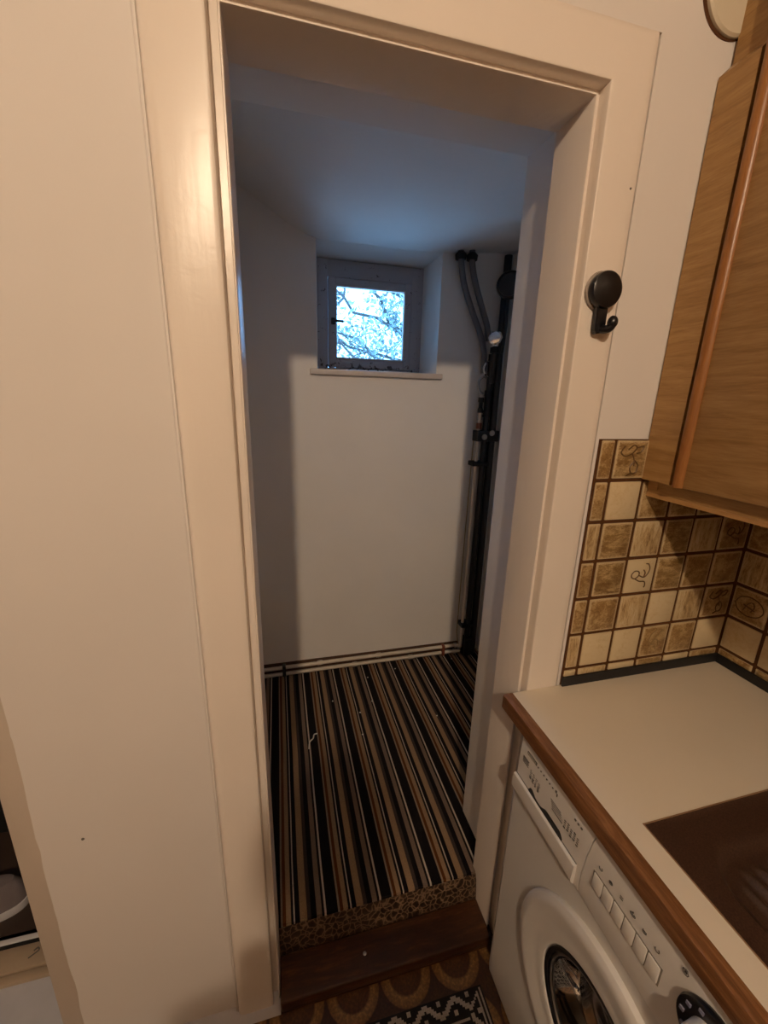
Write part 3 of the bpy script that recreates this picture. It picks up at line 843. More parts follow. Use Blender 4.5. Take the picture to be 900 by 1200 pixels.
for i in range(nxs):
    for j in range(nys): bm.faces.new((g[i, j], g[i + 1, j], g[i + 1, j + 1], g[i, j + 1]))
ret = bmesh.ops.extrude_face_region(bm, geom=list(bm.faces))
for v_ in [x for x in ret['geom'] if isinstance(x, bmesh.types.BMVert)]: v_.co.z -= 0.004
obj('drainer', bm, M['sink'], SK, smooth=True, angle=60)
bm = bmesh.new()
tube(bm, [(SX0 + .0012, SY1, 0.8803), (SX0 + .0012, SY0, 0.8803)], 0.0012, 6); tube(bm, [(SX0, SY0 - .0012, 0.8803), (SX1, SY0 - .0012, 0.8803)], 0.0012, 6)
tag(obj('rim_seal', bm, simple('tan_seal', (0.22, 0.13, 0.07), 0.4), SK), 'thin tan seal round the cut-out')

# --- plain base cabinets beyond the washing machine (carry the worktop, out of frame)
BC = empty('base_cabinet', (0.85, -1.1, 0), 'oak kitchen base cabinet under the sink beside the washing machine', 'cabinet')
obj('carcass', B((0.56, -1.59, 0.08), (1.178, -0.72, 0.708)), M['oak_under'], BC)
for y_ in (-1.155, -1.585): obj('cabinet_door', B((0.54, y_, 0.10), (0.559, y_ + 0.42, 0.835), 0.004), M['oak_h'], BC)
obj('plinth', B((0.60, -1.59, 0.0), (1.17, -0.72, 0.079)), M['black_matte'], BC)

# ================================================================== WASHING MACHINE
FX = 0.520
WM = empty('washing_machine', (0.80, -0.37, 0), 'white front-loading washing machine under the cream worktop', 'washing machine')
Y0w, Y1w = -0.690, -0.056
bm = bmesh.new()
DC = (-0.396, 0.412)
# body with rounded front vertical edges
prism(bm, [(FX + 0.004 + 0.018, Y1w), (FX + 0.004 + 0.006, Y1w - 0.005), (FX + 0.004, Y1w - 0.018), (FX + 0.004, Y0w + 0.018), (FX + 0.010, Y0w + 0.005), (FX + 0.022, Y0w), (1.05, Y0w), (1.05, Y1w)], 2, 0.012, 0.6715)
bmesh.ops.delete(bm, geom=[f_ for f_ in bm.faces if all(abs(v_.co.x - (FX + 0.004)) < 1e-5 for v_ in f_.verts)], context='FACES_ONLY')
ri, ro = [], []
NB = 96
ya_, yb_, za_, zb_ = Y0w + 0.018, Y1w - 0.018, 0.012, 0.6715
angs = sorted([2 * PI * i_ / NB for i_ in range(NB)] + [math.atan2(zc_ - DC[1], yc_ - DC[0]) % (2 * PI) for yc_ in (ya_, yb_) for zc_ in (za_, zb_)])
for an in angs:
    cy_, cz_ = math.cos(an), math.sin(an)
    tt = min([((yb_ if cy_ > 0 else ya_) - DC[0]) / cy_ if abs(cy_) > 1e-9 else 9, ((zb_ if cz_ > 0 else za_) - DC[1]) / cz_ if abs(cz_) > 1e-9 else 9])
    ri.append(bm.verts.new((FX + 0.004, DC[0] + 0.15 * cy_, DC[1] + 0.15 * cz_))); ro.append(bm.verts.new((FX + 0.004, DC[0] + tt * cy_, DC[1] + tt * cz_)))
for i_ in range(len(angs)):
    j_ = (i_ + 1) % len(angs)
    bm.faces.new((ri[i_], ri[j_], ro[j_], ro[i_]))
obj('body', bm, M['white_enamel'], WM)
def pos_fascia(poly, y_lo, y_hi): pass
# fascia, slightly bulged in section
def fascia(ya, yb, name, round_left=False, seam=None, mat=None):
    prof = [(0.6735, FX + 0.001), (0.680, FX - 0.001), (0.72, FX - 0.0005), (0.77, FX + 0.000), (0.81, FX + 0.0015), (0.8245, FX + 0.004), (0.829, FX + 0.010)]
    bm = bmesh.new()
    n_ = 10
    cols_ = []
    for i in range(n_ + 1):
        col_ = []
        for (z_, x_) in prof:
            a = ya if not callable(ya) else ya(z_)
            b_ = yb if not callable(yb) else yb(z_)
            y_ = a + (b_ - a) * i / n_
            dx = 0.0
            if round_left:
                t = (y_ - (Y1w - 0.022)) / 0.022
                if t > 0: dx = 0.02 * (1 - math.sqrt(max(0, 1 - min(1, t) ** 2)))
            col_.append(bm.verts.new((x_ + dx, y_, z_)))
        cols_.append(col_ + [bm.verts.new((0.60, col_[-1].co.y, 0.829)), bm.verts.new((0.60, col_[0].co.y, 0.6735))])
    for a, b_ in zip(cols_[:-1], cols_[1:]):
        L2 = len(a)
        for q in range(L2): bm.faces.new((a[q], a[(q + 1) % L2], b_[(q + 1) % L2], b_[q]))
    bm.faces.new(cols_[0]); bm.faces.new(list(reversed(cols_[-1])))
    return obj(name, bm, mat or M['white_plastic'], WM)
def seam_y(z_):
    t = (z_ - 0.6735) / 0.156
    return -0.3000 - 0.0125 * t * t + 0.0015 * math.sin(PI * t)
fascia(lambda z_: seam_y(z_) + 0.0012, Y1w, 'drawer_front', True)
fascia(Y0w, lambda z_: seam_y(z_) - 0.0012, 'control_panel')
obj('top_plate', B((0.60, Y0w, 0.672), (1.05, Y1w, 0.8295), 0.003), M['white_enamel'], WM)
# dispenser drawer lip with a dark wavy finger slot
bm = bmesh.new()
lipz0, lipz1 = 0.6765, 0.7245
prism(bm, [(FX - 0.0012, lipz0), (FX - 0.008, lipz0 + 0.006), (FX - 0.010, lipz0 + 0.014), (FX - 0.0075, lipz1 - 0.002), (FX - 0.0055, lipz1), (FX + 0.001, lipz1)], 1, -0.288, -0.078)
for v_ in bm.verts:
    if v_.co.y > -0.1 and v_.co.z < lipz0 + .001: v_.co.y += 0.004
obj('drawer_lip', bm, M['white_plastic'], WM)
sl = []
yA, yB = -0.128, -0.243
for i in range(25):
    t = i / 24
    up_ = 0.0035 + 0.0095 * math.exp(-((t - 0.08) / 0.10) ** 2) * (1 if t > .0 else 0) + 0.0105 * ss((t - 0.35) / 0.2) * ss((1.02 - t) / 0.10)
    sl.append((yA + (yB - yA) * t, lipz1 + up_))
bm = prism(bmesh.new(), sl + [(yB, lipz1 - 0.0005), (yA, lipz1 - 0.0005)], 0, FX - 0.0022, FX + 0.004)
tag(obj('finger_slot', bm, M['black_matte'], WM), 'dark finger slot above the drawer lip')
bm = B((FX - 0.0016, -0.287, lipz1), (FX + 0.002, -0.078, lipz1 + 0.0016)); obj('drawer_groove', bm, M['print'], WM)
# printed marks
def mark(name, y, z, w_, h_, mat='print', depth=0.0006):
    xs = FX - 0.0012 if z < 0.765 else FX + 0.0002 + (z - 0.77) * 0.04
    return B((xs - depth, y - w_, z - h_ / 2), (xs + 0.004, y, z + h_ / 2))
pb = bmesh.new()
def pm(y, z, w_, h_):
    xs = FX - 0.0014 if z < 0.765 else FX - 0.0003 + max(0, z - 0.80) * 0.05
    box(pb, (xs - 0.0002, y - w_, z - h_ / 2), (xs + 0.006, y, z + h_ / 2))
pm(-0.106, 0.808, 0.034, 0.0075)
obj('badge', pb, M['print'], WM)
# pale letter marks on the badge
bm = bmesh.new()
for i in range(7): box(bm, (FX - 0.0010, -0.1085 - i * 0.0043 - 0.0024, 0.806), (FX + 0.001, -0.1085 - i * 0.0043, 0.8102))
tag(obj('badge_lettering', bm, simple('badge_pale', (0.4, 0.36, 0.3), 0.4), WM), 'worn lettering on the badge')
pb = bmesh.new()
for i in range(5): pm(-0.094, 0.788 - i * 0.0035, 0.022 - 0.002 * (i % 2), 0.0012)
for cidx in range(4):
    for i in range(6): pm(-0.124 - cidx * 0.010, 0.778 - i * 0.004 - cidx * .002, 0.0055 + rt.uniform(-.002, .002), 0.0011)
for i in range(7): pm(-0.134 - i * 0.010, 0.806, 0.003, 0.0022)
pm(-0.204, 0.808, 0.004, 0.005); pm(-0.209, 0.803, 0.002, 0.006)
for i in range(5): pm(-0.196 - 0.002 * i, 0.779 - i * 0.0042, 0.032, 0.0010)
for cidx in range(5):
    for i in range(4): pm(-0.240 - cidx * 0.009, 0.776 - i * 0.005 + (cidx % 2) * .003, 0.0048, 0.0020 if (cidx + i) % 3 else 0.003)
for i in range(3): pm(-0.262 - i * 0.0085, 0.806, 0.004, 0.003)
o = obj('panel_printing', pb, M['print'], WM); o['kind'] = 'stuff'
o['label'] = 'tiny grey programme printing'
# six push buttons
by0, by1, bw = -0.3255, -0.4620, 0.02275
for i in range(6):
    ya = by0 - i * bw
    bm = B((FX - 0.0042, ya - bw + 0.0010, 0.7325), (FX + 0.002, ya - 0.0006, 0.765), 0.0018)
    for v_ in bm.verts:
        if v_.co.z > 0.75: v_.co.x += 0.0016
    obj('push_button', bm, simple('button_white', (0.74, 0.72, 0.68), 0.3) if i == 0 else bpy.data.materials['button_white'], WM)
bm = B((FX - 0.0012, by1 - 0.0012, 0.7305), (FX + 0.002, by0 + 0.0012, 0.767)); obj('button_surround', bm, simple('button_gap', (0.22, 0.20, 0.17), 0.5), WM)
# little symbols above the buttons
pb = bmesh.new()
def arc(y, z, r, a0, a1):
    P = [(FX - 0.0004, y + r * math.cos(math.radians(a0 + (a1 - a0) * t / 8)), z + r * math.sin(math.radians(a0 + (a1 - a0) * t / 8))) for t in range(9)]
    tube(pb, P, 0.0007, 4)
for i in range(6):
    yc, zc = by0 - (i + 0.45) * bw, 0.785
    if i in (0, 5): arc(yc, zc, 0.0036, 120, 380)
    elif i == 1: arc(yc, zc, 0.0035, 0, 360); pm(yc + .002, zc, 0.004, 0.003)
    elif i == 2: pm(yc + .003, zc + .002, 0.006, 0.0011); pm(yc + .003, zc - .002, 0.006, 0.0011)
    elif i == 3: arc(yc + .002, zc, 0.0022, 0, 360); arc(yc - .003, zc, 0.0022, 0, 360); pm(yc + .001, zc + .004, .002, .002)
    else: arc(yc, zc, 0.0032, 150, 400); pm(yc + .002, zc, .003, .001)
arc(-0.4885, 0.8125, 0.0045, 0, 360); pm(-0.4868, 0.8125, 0.0034, 0.0045)
o = obj('button_symbols', pb, M['print'], WM); o['kind'] = 'stuff'; o['label'] = 'small grey symbols over the buttons'
# programme dial
dc = (-0.541, 0.766)
dial = obj('dial_ring', lathe(bmesh.new(), [(0.0, 0.0), (0.049, 0.0), (0.0505, 0.004), (0.049, 0.009), (0.045, 0.0105), (0.034, 0.0085), (0.0, 0.0085)], (FX + 0.002, dc[0], dc[1]), (-1, 0, 0), 48), M['black_plastic'], WM)
tag(dial, 'black programme dial ring')
bm = bmesh.new()
for i in range(12):
    a = 2 * PI * i / 12
    yy, zz_ = dc[0] + 0.0405 * math.cos(a), dc[1] + 0.0405 * math.sin(a)
    box(bm, (FX - 0.0098, yy - 0.003, zz_ - 0.0028), (FX - 0.006, yy + 0.003, zz_ + 0.0028))
obj('dial_marks', bm, simple('dial_mark_blue', (0.22, 0.22, 0.30), 0.4), dial)
bm = lathe(bmesh.new(), [(0.0, 0.0), (0.0295, 0.0), (0.028, 0.018), (0.025, 0.0205), (0.0, 0.0205)], (FX - 0.0065, dc[0], dc[1]), (-1, 0, 0), 32)
obj('dial_knob', bm, M['white_plastic'], dial)
bm = B((FX - 0.0375, dc[0] - 0.0075, dc[1] - 0.027), (FX - 0.024, dc[0] + 0.0075, dc[1] + 0.027), 0.005, 3); obj('dial_grip', bm, M['white_plastic'], dial)
# porthole
bx = FX + 0.004
prof = [(0.228, 0.0), (0.2285, 0.004), (0.226, 0.010), (0.219, 0.0140), (0.210, 0.0155), (0.200, 0.0150), (0.178, 0.0105), (0.160, 0.0085), (0.148, 0.0095), (0.1425, 0.0075), (0.139, 0.002), (0.1385, -0.003), (0.145, -0.0035)]
ring = obj('door_ring', lathe(bmesh.new(), prof, (bx, DC[0], DC[1]), (-1, 0, 0), 72), M['white_plastic'], WM)
tag(ring, 'white round porthole door ring')
bm = lathe(bmesh.new(), [(0.1388, 0.004), (0.1375, 0.0065), (0.1300, 0.0055), (0.1285, -0.006), (0.1385, -0.008)], (bx, DC[0], DC[1]), (-1, 0, 0), 64); obj('door_trim', bm, M['black_plastic'], ring)
bm = lathe(bmesh.new(), [(0.1284, 0.0), (0.1240, 0.0030), (0.122, 0.0), (0.1284, -0.004)], (bx, DC[0], DC[1]), (-1, 0, 0), 64, True); obj('chrome_trim', bm, M['steel'], ring)
bm = lathe(bmesh.new(), [(0.1285, -0.002), (0.118, -0.003), (0.100, -0.022), (0.092, -0.046), (0.07, -0.052), (0.0, -0.054)], (bx, DC[0], DC[1]), (-1, 0, 0), 64)
obj('door_glass', bm, M['door_glass'], ring)
bm = lathe(bmesh.new(), [(0.137, -0.012), (0.135, -0.04), (0.128, -0.07), (0.121, -0.075), (0.120, -0.14), (0.19, -0.15), (0.19, -0.36), (0, -0.37)], (bx, DC[0], DC[1]), (-1, 0, 0), 48)
obj('drum', bm, simple('drum_steel', (0.12, 0.11, 0.10), 0.4, 0.6), WM)
for yy in (-0.10, -0.645):
    obj('foot', lathe(bmesh.new(), [(0, 0), (0.02, 0), (0.02, 0.006), (0.008, 0.008), (0.008, 0.013), (0, 0.013)], (0.58, yy, 0), (0, 0, 1), 16), M['black_matte'], WM)

# ================================================================== WALL CABINET
WC = empty('wall_cabinet', (0.99, -0.7, 1.37), 'oak wall cabinet above the tiled corner, right of the doorway', 'cabinet')
yb = -0.0040
ye = -1.40
obj('carcass', B((0.822, ye, 1.372), (XR - 0.0005, yb, 2.60)), M['oak_h'], WC)
obj('bottom_panel', B((0.8195, ye, 1.3715), (0.8225, yb, 1.3805)), M['oak_pale'], WC)
obj('underside_board', B((0.8235, ye + .001, 1.3705), (XR - 0.001, yb - .001, 1.3725)), M['oak_under'], WC)
# filler with the scribed notch, y-z outline on the wall side
bm = prism(bmesh.new(), [(0.8005, 1.411), (0.8005, 2.148), (0.831, 2.176), (0.831, 2.60), (0.845, 2.60), (0.845, 1.411)], 1, -0.072, -0.0008)
for v_ in bm.verts:
    pass
obj('filler_panel', bm, M['oak_h'], WC)
obj('inner_strip', B((0.8185, -0.030, 1.3905), (0.8228, -0.006, 1.4105)), M['oak_pale'], WC)
# door with rounded vertical stile
for di, (ya, yc) in enumerate(((-0.0785, -0.52), (-0.524, -0.96), (-0.964, -1.40))):
    d_ = obj('cabinet_door', B((0.8005, yc, 1.4095), (0.8195, ya, 2.55), 0.002), M['oak_h'], WC)
    bm = bmesh.new()
    pr = [(0.8005 + 0.003, ya)] + [(0.8005 - 0.009 * math.sin(PI * t / 8) ** 0.7, ya - 0.024 * t / 8) for t in range(9)] + [(0.8035, ya - 0.024)]
    prism(bm, pr, 2, 1.4095, 2.55)
    obj('moulding', bm, M['oak_v'], d_)
    bm = bmesh.new()
    pr = [(0.8035, yc)] + [(0.8005 - 0.009 * math.sin(PI * t / 8) ** 0.7, yc + 0.024 * t / 8) for t in range(9)] + [(0.8035, yc + 0.024)]
    prism(bm, pr, 2, 1.4095, 2.55); obj('moulding', bm, M['oak_v'], d_)
obj('door_gap', B((0.8160, -0.0785, 1.4095), (0.8195, -0.0722, 2.150)), M['black_matte'], WC)
obj('cornice', B((0.806, ye, 2.152), (0.8222, -0.0725, 2.60), 0.002) if False else B((0.8205, ye, 2.556), (0.8222, -0.0725, 2.60)), M['oak_v'], WC)

# ================================================================== SUCTION HOOK
HK = empty('suction_hook', (0.612, 0, 1.78), 'black round suction hook stuck on the right side of the door casing', 'hook')
hc = (0.6155, 1.782)
bm = lathe(bmesh.new(), [(0.034, 0.0003), (0.0355, 0.003), (0.034, 0.006), (0.0, 0.006)], (hc[0], 0.0, hc[1]), (0, -1, 0), 40); obj('suction_cup', bm, simple('clear_rubber', (0.35, 0.30, 0.26), 0.2), HK)
bm = lathe(bmesh.new(), [(0.0, 0.005), (0.030, 0.005), (0.0325, 0.009), (0.033, 0.017), (0.0315, 0.022), (0.027, 0.0245), (0.0, 0.0255)], (hc[0], 0.0, hc[1]), (0, -1, 0), 48); obj('cap', bm, M['black_plastic'], HK)
bm = prism(bmesh.new(), [(hc[0] - 0.0120, hc[1] - 0.022), (hc[0] + 0.0125, hc[1] - 0.022), (hc[0] + 0.0125, hc[1] - 0.068), (hc[0] + 0.008, hc[1] - 0.0745), (hc[0] - 0.006, hc[1] - 0.078), (hc[0] - 0.0105, hc[1] - 0.074)], 1, -0.016, -0.004)
bmesh.ops.bevel(bm, geom=list(bm.edges), offset=0.0015, segments=2, affect='EDGES'); obj('stem', bm, M['black_plastic'], HK)
P = smooth_path([(hc[0] + 0.004, -0.012, hc[1] - 0.068), (hc[0] + 0.008, -0.021, hc[1] - 0.070), (hc[0] + 0.013, -0.028, hc[1] - 0.067), (hc[0] + 0.0145, -0.030, hc[1] - 0.059)], 6)
bm = tube(bmesh.new(), P, 0.0078, 12); bmesh.ops.create_uvsphere(bm, u_segments=16, v_segments=10, radius=0.0095, matrix=Matrix.Translation((hc[0] + 0.0145, -0.030, hc[1] - 0.058)) @ Matrix.Diagonal((1, 1, 1.25, 1)))
obj('hook_arm', bm, M['black_plastic'], HK)

# ================================================================== JUNCTION COVER, NAILS
bm = lathe(bmesh.new(), [(0.0655, 0.0005), (0.0655, 0.006), (0.062, 0.0095), (0.0, 0.0115)], (0.8065, 0.003, 2.272), (0, -1, 0), 56)
tag(obj('junction_cover', bm, simple('cover_cream', (0.62, 0.55, 0.42), 0.4)), 'round cream cover plate on the wall beside the cabinet top', 'cover plate')
jc = [o_ for o_ in bpy.data.objects if o_.name == 'junction_cover'][0]
obj('unlit_gap_disc', lathe(bmesh.new(), [(0.0675, -0.002), (0.0675, 0.0012), (0, 0.0012)], (0.8015, 0.003, 2.2700), (0, -1, 0), 48), M['grout'], jc)  # dark disc standing in for the hole and unlit edge behind the plate
def nail(p, ax_, lab, r=0.0022):
    tag(obj('nail', lathe(bmesh.new(), [(0, 0.0016), (r * .7, 0.0014), (r, 0), (0, -0.002)], p, ax_, 8), M['print']), lab, 'nail')
nail((-0.4255, 0.020, 0.673), (0, -1, 0), 'small dark nail low on the wall left of the doorway', 0.0034)
nail((0.649, 0.0, 1.957), (0, -1, 0), 'tiny dark nail in the casing above the black hook')
nail((0.048, 0.12, 2.095), (0, -1, 0), 'tiny dark nail in the plaster above the closet passage')

# ================================================================== HALL BEHIND THE LEFT OPENING
hall = M['wall']
struct('floor', B((-2.2, 0.30, -0.1), (-0.37, 2.2, 0.0)), simple('hall_floor_brown', (0.045, 0.028, 0.020), 0.55, 0, 0.1, 80, 0.3))
struct('wall_hall', B((-2.2, 2.2, 0), (-0.3, 2.3, 2.5)), hall)
struct('wall_hall', B((-2.3, 0.14, 0), (-2.2, 2.3, 2.5)), hall)
struct('wall_hall', B((-0.40, 0.335, 0), (-0.305, 2.3, 2.5)), hall)
struct('ceiling', B((-2.3, 0.14, 2.5), (-0.3, 2.3, 2.6)), hall)
# doorway sill boards
ts = empty('hall_threshold', (-0.9, 0.2, 0), 'pale wooden threshold board in the left doorway beside the shoe', 'threshold')
obj('board', B((-1.35, 0.225, 0.001), (-0.5575, 0.285, 0.022), 0.003), simple('pale_board', (0.42, 0.33, 0.24), 0.4, 0, 0.1, 40, 0.15), ts)
obj('lower_board', B((-1.35, 0.202, 0.001), (-0.5575, 0.2235, 0.016), 0.003), bpy.data.materials['pale_board'], ts)
obj('dark_joint', B((-1.35, 0.2855, 0.001), (-0.5575, 0.297, 0.018)), M['black_matte'], ts)
obj('metal_strip', B((-1.35, 0.2975, 0.001), (-0.5575, 0.312, 0.021), 0.003), simple('white_metal', (0.62, 0.62, 0.66), 0.35), ts)
bm = tube(bmesh.new(), smooth_path([(-0.735, 0.262, 0.0222), (-0.728, 0.268, 0.0222), (-0.722, 0.262, 0.0222), (-0.730, 0.255, 0.0222), (-0.742, 0.247, 0.0222)], 4), 0.002, 5)
tag(obj('scuff', bm, M['print'], ts), 'small dark mark')
o = struct('floor', B((-1.8, -0.0219, -0.1), (-0.0525, 0.335, 0.0)), simple('worn_white_sill', (0.55, 0.56, 0.62), 0.3, 0, 0.05, 30, 0.12))
# added black cabinet shape, stands in for the hall's darkness behind the shoe
bm = B((-1.6, 0.66, 0.03), (-0.48, 0.98, 1.15), 0.006)
cb = empty('hall_dark_block', (-1.04, 0.82, 0), 'added black cabinet shape standing in for the darkness of the hall behind the shoe', 'cabinet')
obj('carcass', bm, M['black_matte'], cb)
for x_ in (-1.585, -1.035): obj('cabinet_door', B((x_, 0.642, 0.05), (x_ + 0.54, 0.659, 1.13), 0.004), M['black_matte'], cb)
for x_ in (-1.55, -0.53): obj('leg', B((x_, 0.68, 0.0), (x_ + 0.04, 0.96, 0.03)), M['black_matte'], cb)
# shoe
SH = empty('sneaker', (-0.93, 0.46, 0), 'grey and tan sneaker with white sole on the hall floor beyond the left doorway', 'shoe')
def shoe_ring(s, zf, wf, off=0.0):
    """plan outline of a shoe at parameter s 0..1 (heel to toe), half width"""
    return wf * (0.030 + 0.014 * math.sin(PI * min(1, s * 0.9 + 0.15)) + 0.006 * ss((s - .4) / .3)) * (math.sqrt(max(0.0, 1 - ((s - 0.5) / 0.5) ** 6)))
ang = math.radians(188)
def shoe_pt(s, side, z_):
    L2 = 0.285
    x_, y_ = (s - 0.5) * L2, side
    return (-0.962 + x_ * math.cos(ang) - y_ * math.sin(ang), 0.408 + x_ * math.sin(ang) + y_ * math.cos(ang), z_)
def shoe_shell(levels, nseg=22):
    bm = bmesh.new(); rings = []
    for (wf, zfun, sh) in levels:
        ring_ = []
        for side in (1, -1):
            rng = range(nseg + 1) if side == 1 else range(nseg - 1, 0, -1)
            for i in rng:
                s = 0.5 - 0.5 * math.cos(PI * i / nseg)
                s2 = 0.5 + (s - 0.5) * sh
                ring_.append(bm.verts.new(shoe_pt(s2, side * shoe_ring(s, 0, wf), zfun(s))))
        rings.append(ring_)
    for a, b_ in zip(rings[:-1], rings[1:]):
        n_ = len(a)
        for q in range(n_): bm.faces.new((a[q], a[(q + 1) % n_], b_[(q + 1) % n_], b_[q]))
    bm.faces.new(rings[0]); bm.faces.new(list(reversed(rings[-1])))
    return bm
obj('sole', shoe_shell([(1.0, lambda s: 0.001 + 0.012 * ss((s - .75) / .25), 0.98), (1.06, lambda s: 0.012 + 0.01 * ss((s - .75) / .25), 1.0), (1.03, lambda s: 0.030 + 0.004 * ss((s - .75) / .25), 0.99)]), simple('sole_white', (0.62, 0.62, 0.66), 0.45), SH)
up = [(0.97, lambda s: 0.0305 + 0.004 * ss((s - .75) / .25), 0.975), (0.93, lambda s: 0.050, 0.955), (0.80, lambda s: 0.085 - 0.030 * ss((s - .45) / .45), 0.90), (0.55, lambda s: 0.108 - 0.045 * ss((s - .3) / .5), 0.80), (0.30, lambda s: 0.112 - 0.040 * ss((s - .3) / .5), 0.62)]
obj('upper', shoe_shell(up), simple('shoe_fabric', (0.22, 0.19, 0.20), 0.85, 0, 0.3, 300, 0.3), SH)
bm = bmesh.new()
for i in range(5):
    s = 0.48 + i * 0.06; zt_ = 0.092 - 0.075 * (s - 0.48)
    tube(bm, smooth_path([shoe_pt(s, 0.022, zt_ - .004), shoe_pt(s + .02, 0.0, zt_ + .006), shoe_pt(s + .01, -0.022, zt_ - .004)], 4), 0.0025, 6)
obj('laces', bm, simple('lace_tan', (0.35, 0.28, 0.22), 0.8), SH)
obj('side_patch', B((-1.0, 0.387, 0.05), (-0.999, 0.388, 0.051)), M['print'], SH) if False else None

# ================================================================== CEILING LAMP
LP = empty('ceiling_lamp', (LAMP[0], LAMP[1], 2.80), 'bare warm ceiling bulb on a short white pendant behind the viewer', 'lamp')
obj('ceiling_rose', lathe(bmesh.new(), [(0, 0), (0.045, 0), (0.04, 0.014), (0.0, 0.018)], (LAMP[0], LAMP[1], 2.80), (0, 0, -1), 24), M['white_plastic'], LP)
obj('socket', lathe(bmesh.new(), [(0, 0.016), (0.014, 0.016), (0.019, 0.03), (0.019, 0.045), (0, 0.045)], (LAMP[0], LAMP[1], 2.802), (0, 0, -1), 20), M['white_plastic'], LP)
me = bpy.data.materials.new('bulb_glow'); me.use_nodes = True; t_ = me.node_tree; t_.nodes.clear()
o_ = t_.nodes.new('ShaderNodeOutputMaterial'); em = t_.nodes.new('ShaderNodeEmission'); em.inputs['Color'].default_value = LAMP_COLOR + (1,); em.inputs['Strength'].default_value = LAMP_STRENGTH; t_.links.new(em.outputs[0], o_.inputs[0])
bm = bmesh.new(); bmesh.ops.create_uvsphere(bm, u_segments=20, v_segments=12, radius=LAMP_R, matrix=Matrix.Translation(LAMP))
obj('bulb', bm, me, LP)

# ================================================================== THE PERSON STANDING BEHIND THE VIEWPOINT
def skin(name, chains, mat, parent, root=0, sub=2, branch_smooth=0.3):
    """chains: list of lists of (x,y,z,rx,ry); points repeated exactly are merged."""
    vs, es, rs, idx = [], [], [], {}
    for ch in chains:
        prev = None
        for (x_, y_, z_, a, b_) in ch:
            key = (round(x_, 4), round(y_, 4), round(z_, 4))
            if key not in idx:
                idx[key] = len(vs); vs.append((x_, y_, z_)); rs.append((a, b_))
            if prev is not None: es.append((prev, idx[key]))
            prev = idx[key]
    me_ = bpy.data.meshes.new(name); me_.from_pydata(vs, es, [])
    o2 = link(name, me_, mat, parent)
    md = o2.modifiers.new('skin', 'SKIN'); md.use_smooth_shade = True; md.branch_smoothing = branch_smooth
    if not me_.skin_vertices: me_.skin_vertices.new()
    for i, sv in enumerate(me_.skin_vertices[0].data):
        sv.radius = rs[i]; sv.use_root = (i == root)
    sb = o2.modifiers.new('sub', 'SUBSURF'); sb.levels = sub; sb.render_levels = sub
    return o2
px_, py_ = -0.10, -1.11
PN = empty('person', (px_, py_, 0), 'person in dark jumper and jeans standing behind the viewpoint, facing the doorway', 'person')
skin_m = simple('skin', (0.50, 0.30, 0.21), 0.5)
jump = simple('dark_jumper', (0.03, 0.032, 0.045), 0.9, 0, 0.2, 200)
jean = simple('jeans', (0.05, 0.07, 0.12), 0.9, 0, 0.2, 200)
def q_(x_, y_, z_, a, b_=None): return (px_ + x_, py_ + y_, z_, a, b_ if b_ else a)
pel = q_(0, 0, 0.92, .155, .11)
torso = [pel, q_(0, 0, 1.05, .135, .10), q_(0, .01, 1.22, .155, .11), q_(0, 0, 1.36, .15, .10), q_(0, 0, 1.43, .07, .065)]
ch = [torso]
for s_x in (-1, 1):
    ch.append([torso[3], q_(s_x * .17, 0, 1.37, .06), q_(s_x * .24, -.01, 1.22, .048), q_(s_x * .26, -.02, 1.10, .042), q_(s_x * .20, .10, 1.08, .036), q_(s_x * .10, .20, 1.12, .030)])
skin('jumper', ch, jump, PN)
ch = [[pel, q_(0, 0, .86, .13, .10)]]
for s_x in (-1, 1):
    ch.append([q_(0, 0, .86, .13, .10), q_(s_x * .09, 0, .78, .085), q_(s_x * .10, .01, .50, .06), q_(s_x * .10, -.01, .30, .052), q_(s_x * .10, -.02, .09, .042)])
skin('trousers', ch, jean, PN)
skin('head', [[q_(0, 0, 1.42, .048), q_(0, .01, 1.50, .055, .05), q_(0, .02, 1.545, .062, .075), q_(0, .01, 1.61, .072, .088), q_(0, .0, 1.665, .058, .07)],
              [q_(0, .02, 1.545, .062, .075), q_(0, .10, 1.575, .012, .016)]], skin_m, PN)
hb = bmesh.new()
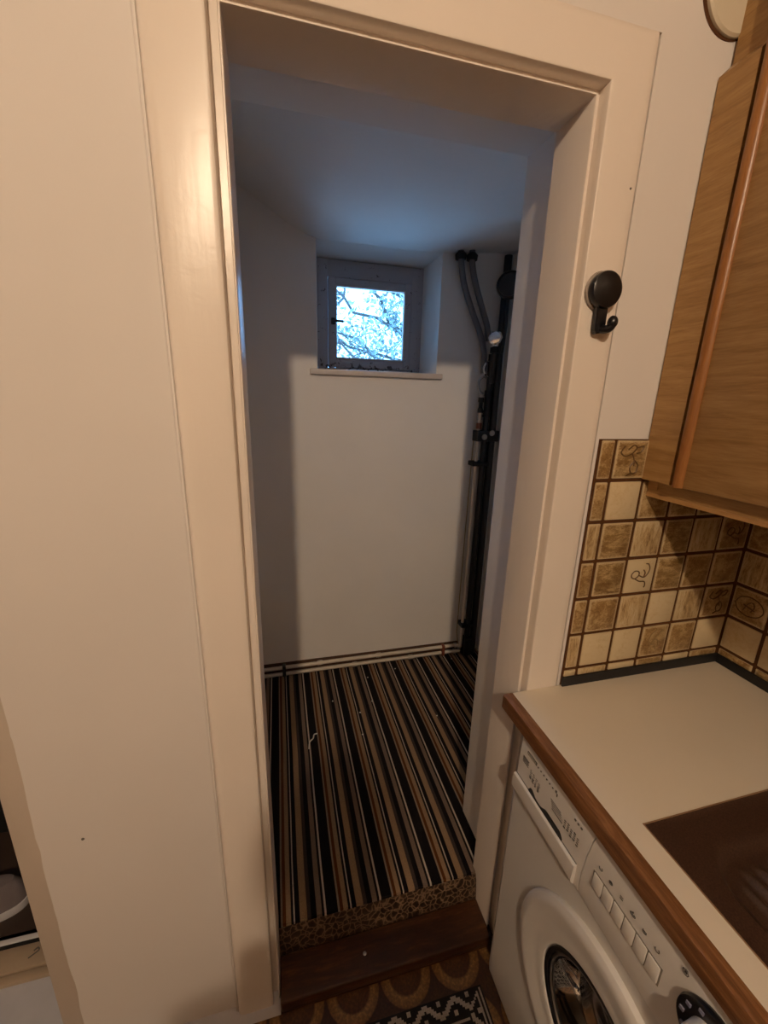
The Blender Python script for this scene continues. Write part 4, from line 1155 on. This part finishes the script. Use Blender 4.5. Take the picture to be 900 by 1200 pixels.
bmesh.ops.create_uvsphere(hb, u_segments=24, v_segments=16, radius=1.0)
for v_ in list(hb.verts):
    if v_.co.y > 0.35 and v_.co.z < 0.45 or v_.co.z < -0.55: hb.verts.remove(v_)
for v_ in hb.verts: v_.co = Vector((px_ + v_.co.x * .086, py_ - .002 + v_.co.y * .104, 1.625 + v_.co.z * .098))
obj('hair', hb, simple('brown_hair', (0.05, 0.03, 0.018), 0.7, 0, 0.4, 150), PN)
eye_m = simple('eye', (0.6, 0.6, 0.58), 0.2)
for s_x in (-1, 1):
    eb = bmesh.new()
    bmesh.ops.create_uvsphere(eb, u_segments=12, v_segments=8, radius=0.011, matrix=Matrix.Translation((px_ + s_x * .031, py_ + .084, 1.605)))
    obj('eye', eb, eye_m, PN)
for s_x in (-1, 1):
    hx, hy, hz = .10, .20, 1.12
    hch = [[q_(s_x * hx, hy, hz, .024), q_(s_x * (hx - .025), hy + .04, hz + .02, .034, .016), q_(s_x * (hx - .035), hy + .07, hz + .035, .036, .014)]]
    skin('hand', hch, skin_m, PN)
    for fi, (dx, ln) in enumerate(((-.026, .062), (-.009, .072), (.009, .068), (.026, .052))):
        b0 = (hx - .035 + dx, hy + .072, hz + .036)
        skin('finger', [[q_(s_x * b0[0], b0[1] - .012, b0[2] - .004, .0095), q_(s_x * b0[0], b0[1] + ln * .4, b0[2] + .006, .009), q_(s_x * (b0[0] - .004), b0[1] + ln * .7, b0[2] - .008, .0085), q_(s_x * (b0[0] - .006), b0[1] + ln * .85, b0[2] - .028, .0075)]], skin_m, PN)
    skin('thumb', [[q_(s_x * (hx - .045), hy + .03, hz + .018, .011), q_(s_x * (hx - .07), hy + .05, hz + .035, .0105), q_(s_x * (hx - .08), hy + .08, hz + .045, .009)]], skin_m, PN)
    sb_ = lathe(bmesh.new(), [(0, -.0)], (0, 0, 0), (0, 0, 1)) if False else bmesh.new()
    box(sb_, (px_ + s_x * .10 - .045, py_ - .10, 0.001), (px_ + s_x * .10 + .045, py_ + .17, 0.075), 0.03, 4)
    obj('slipper', sb_, jump, PN)
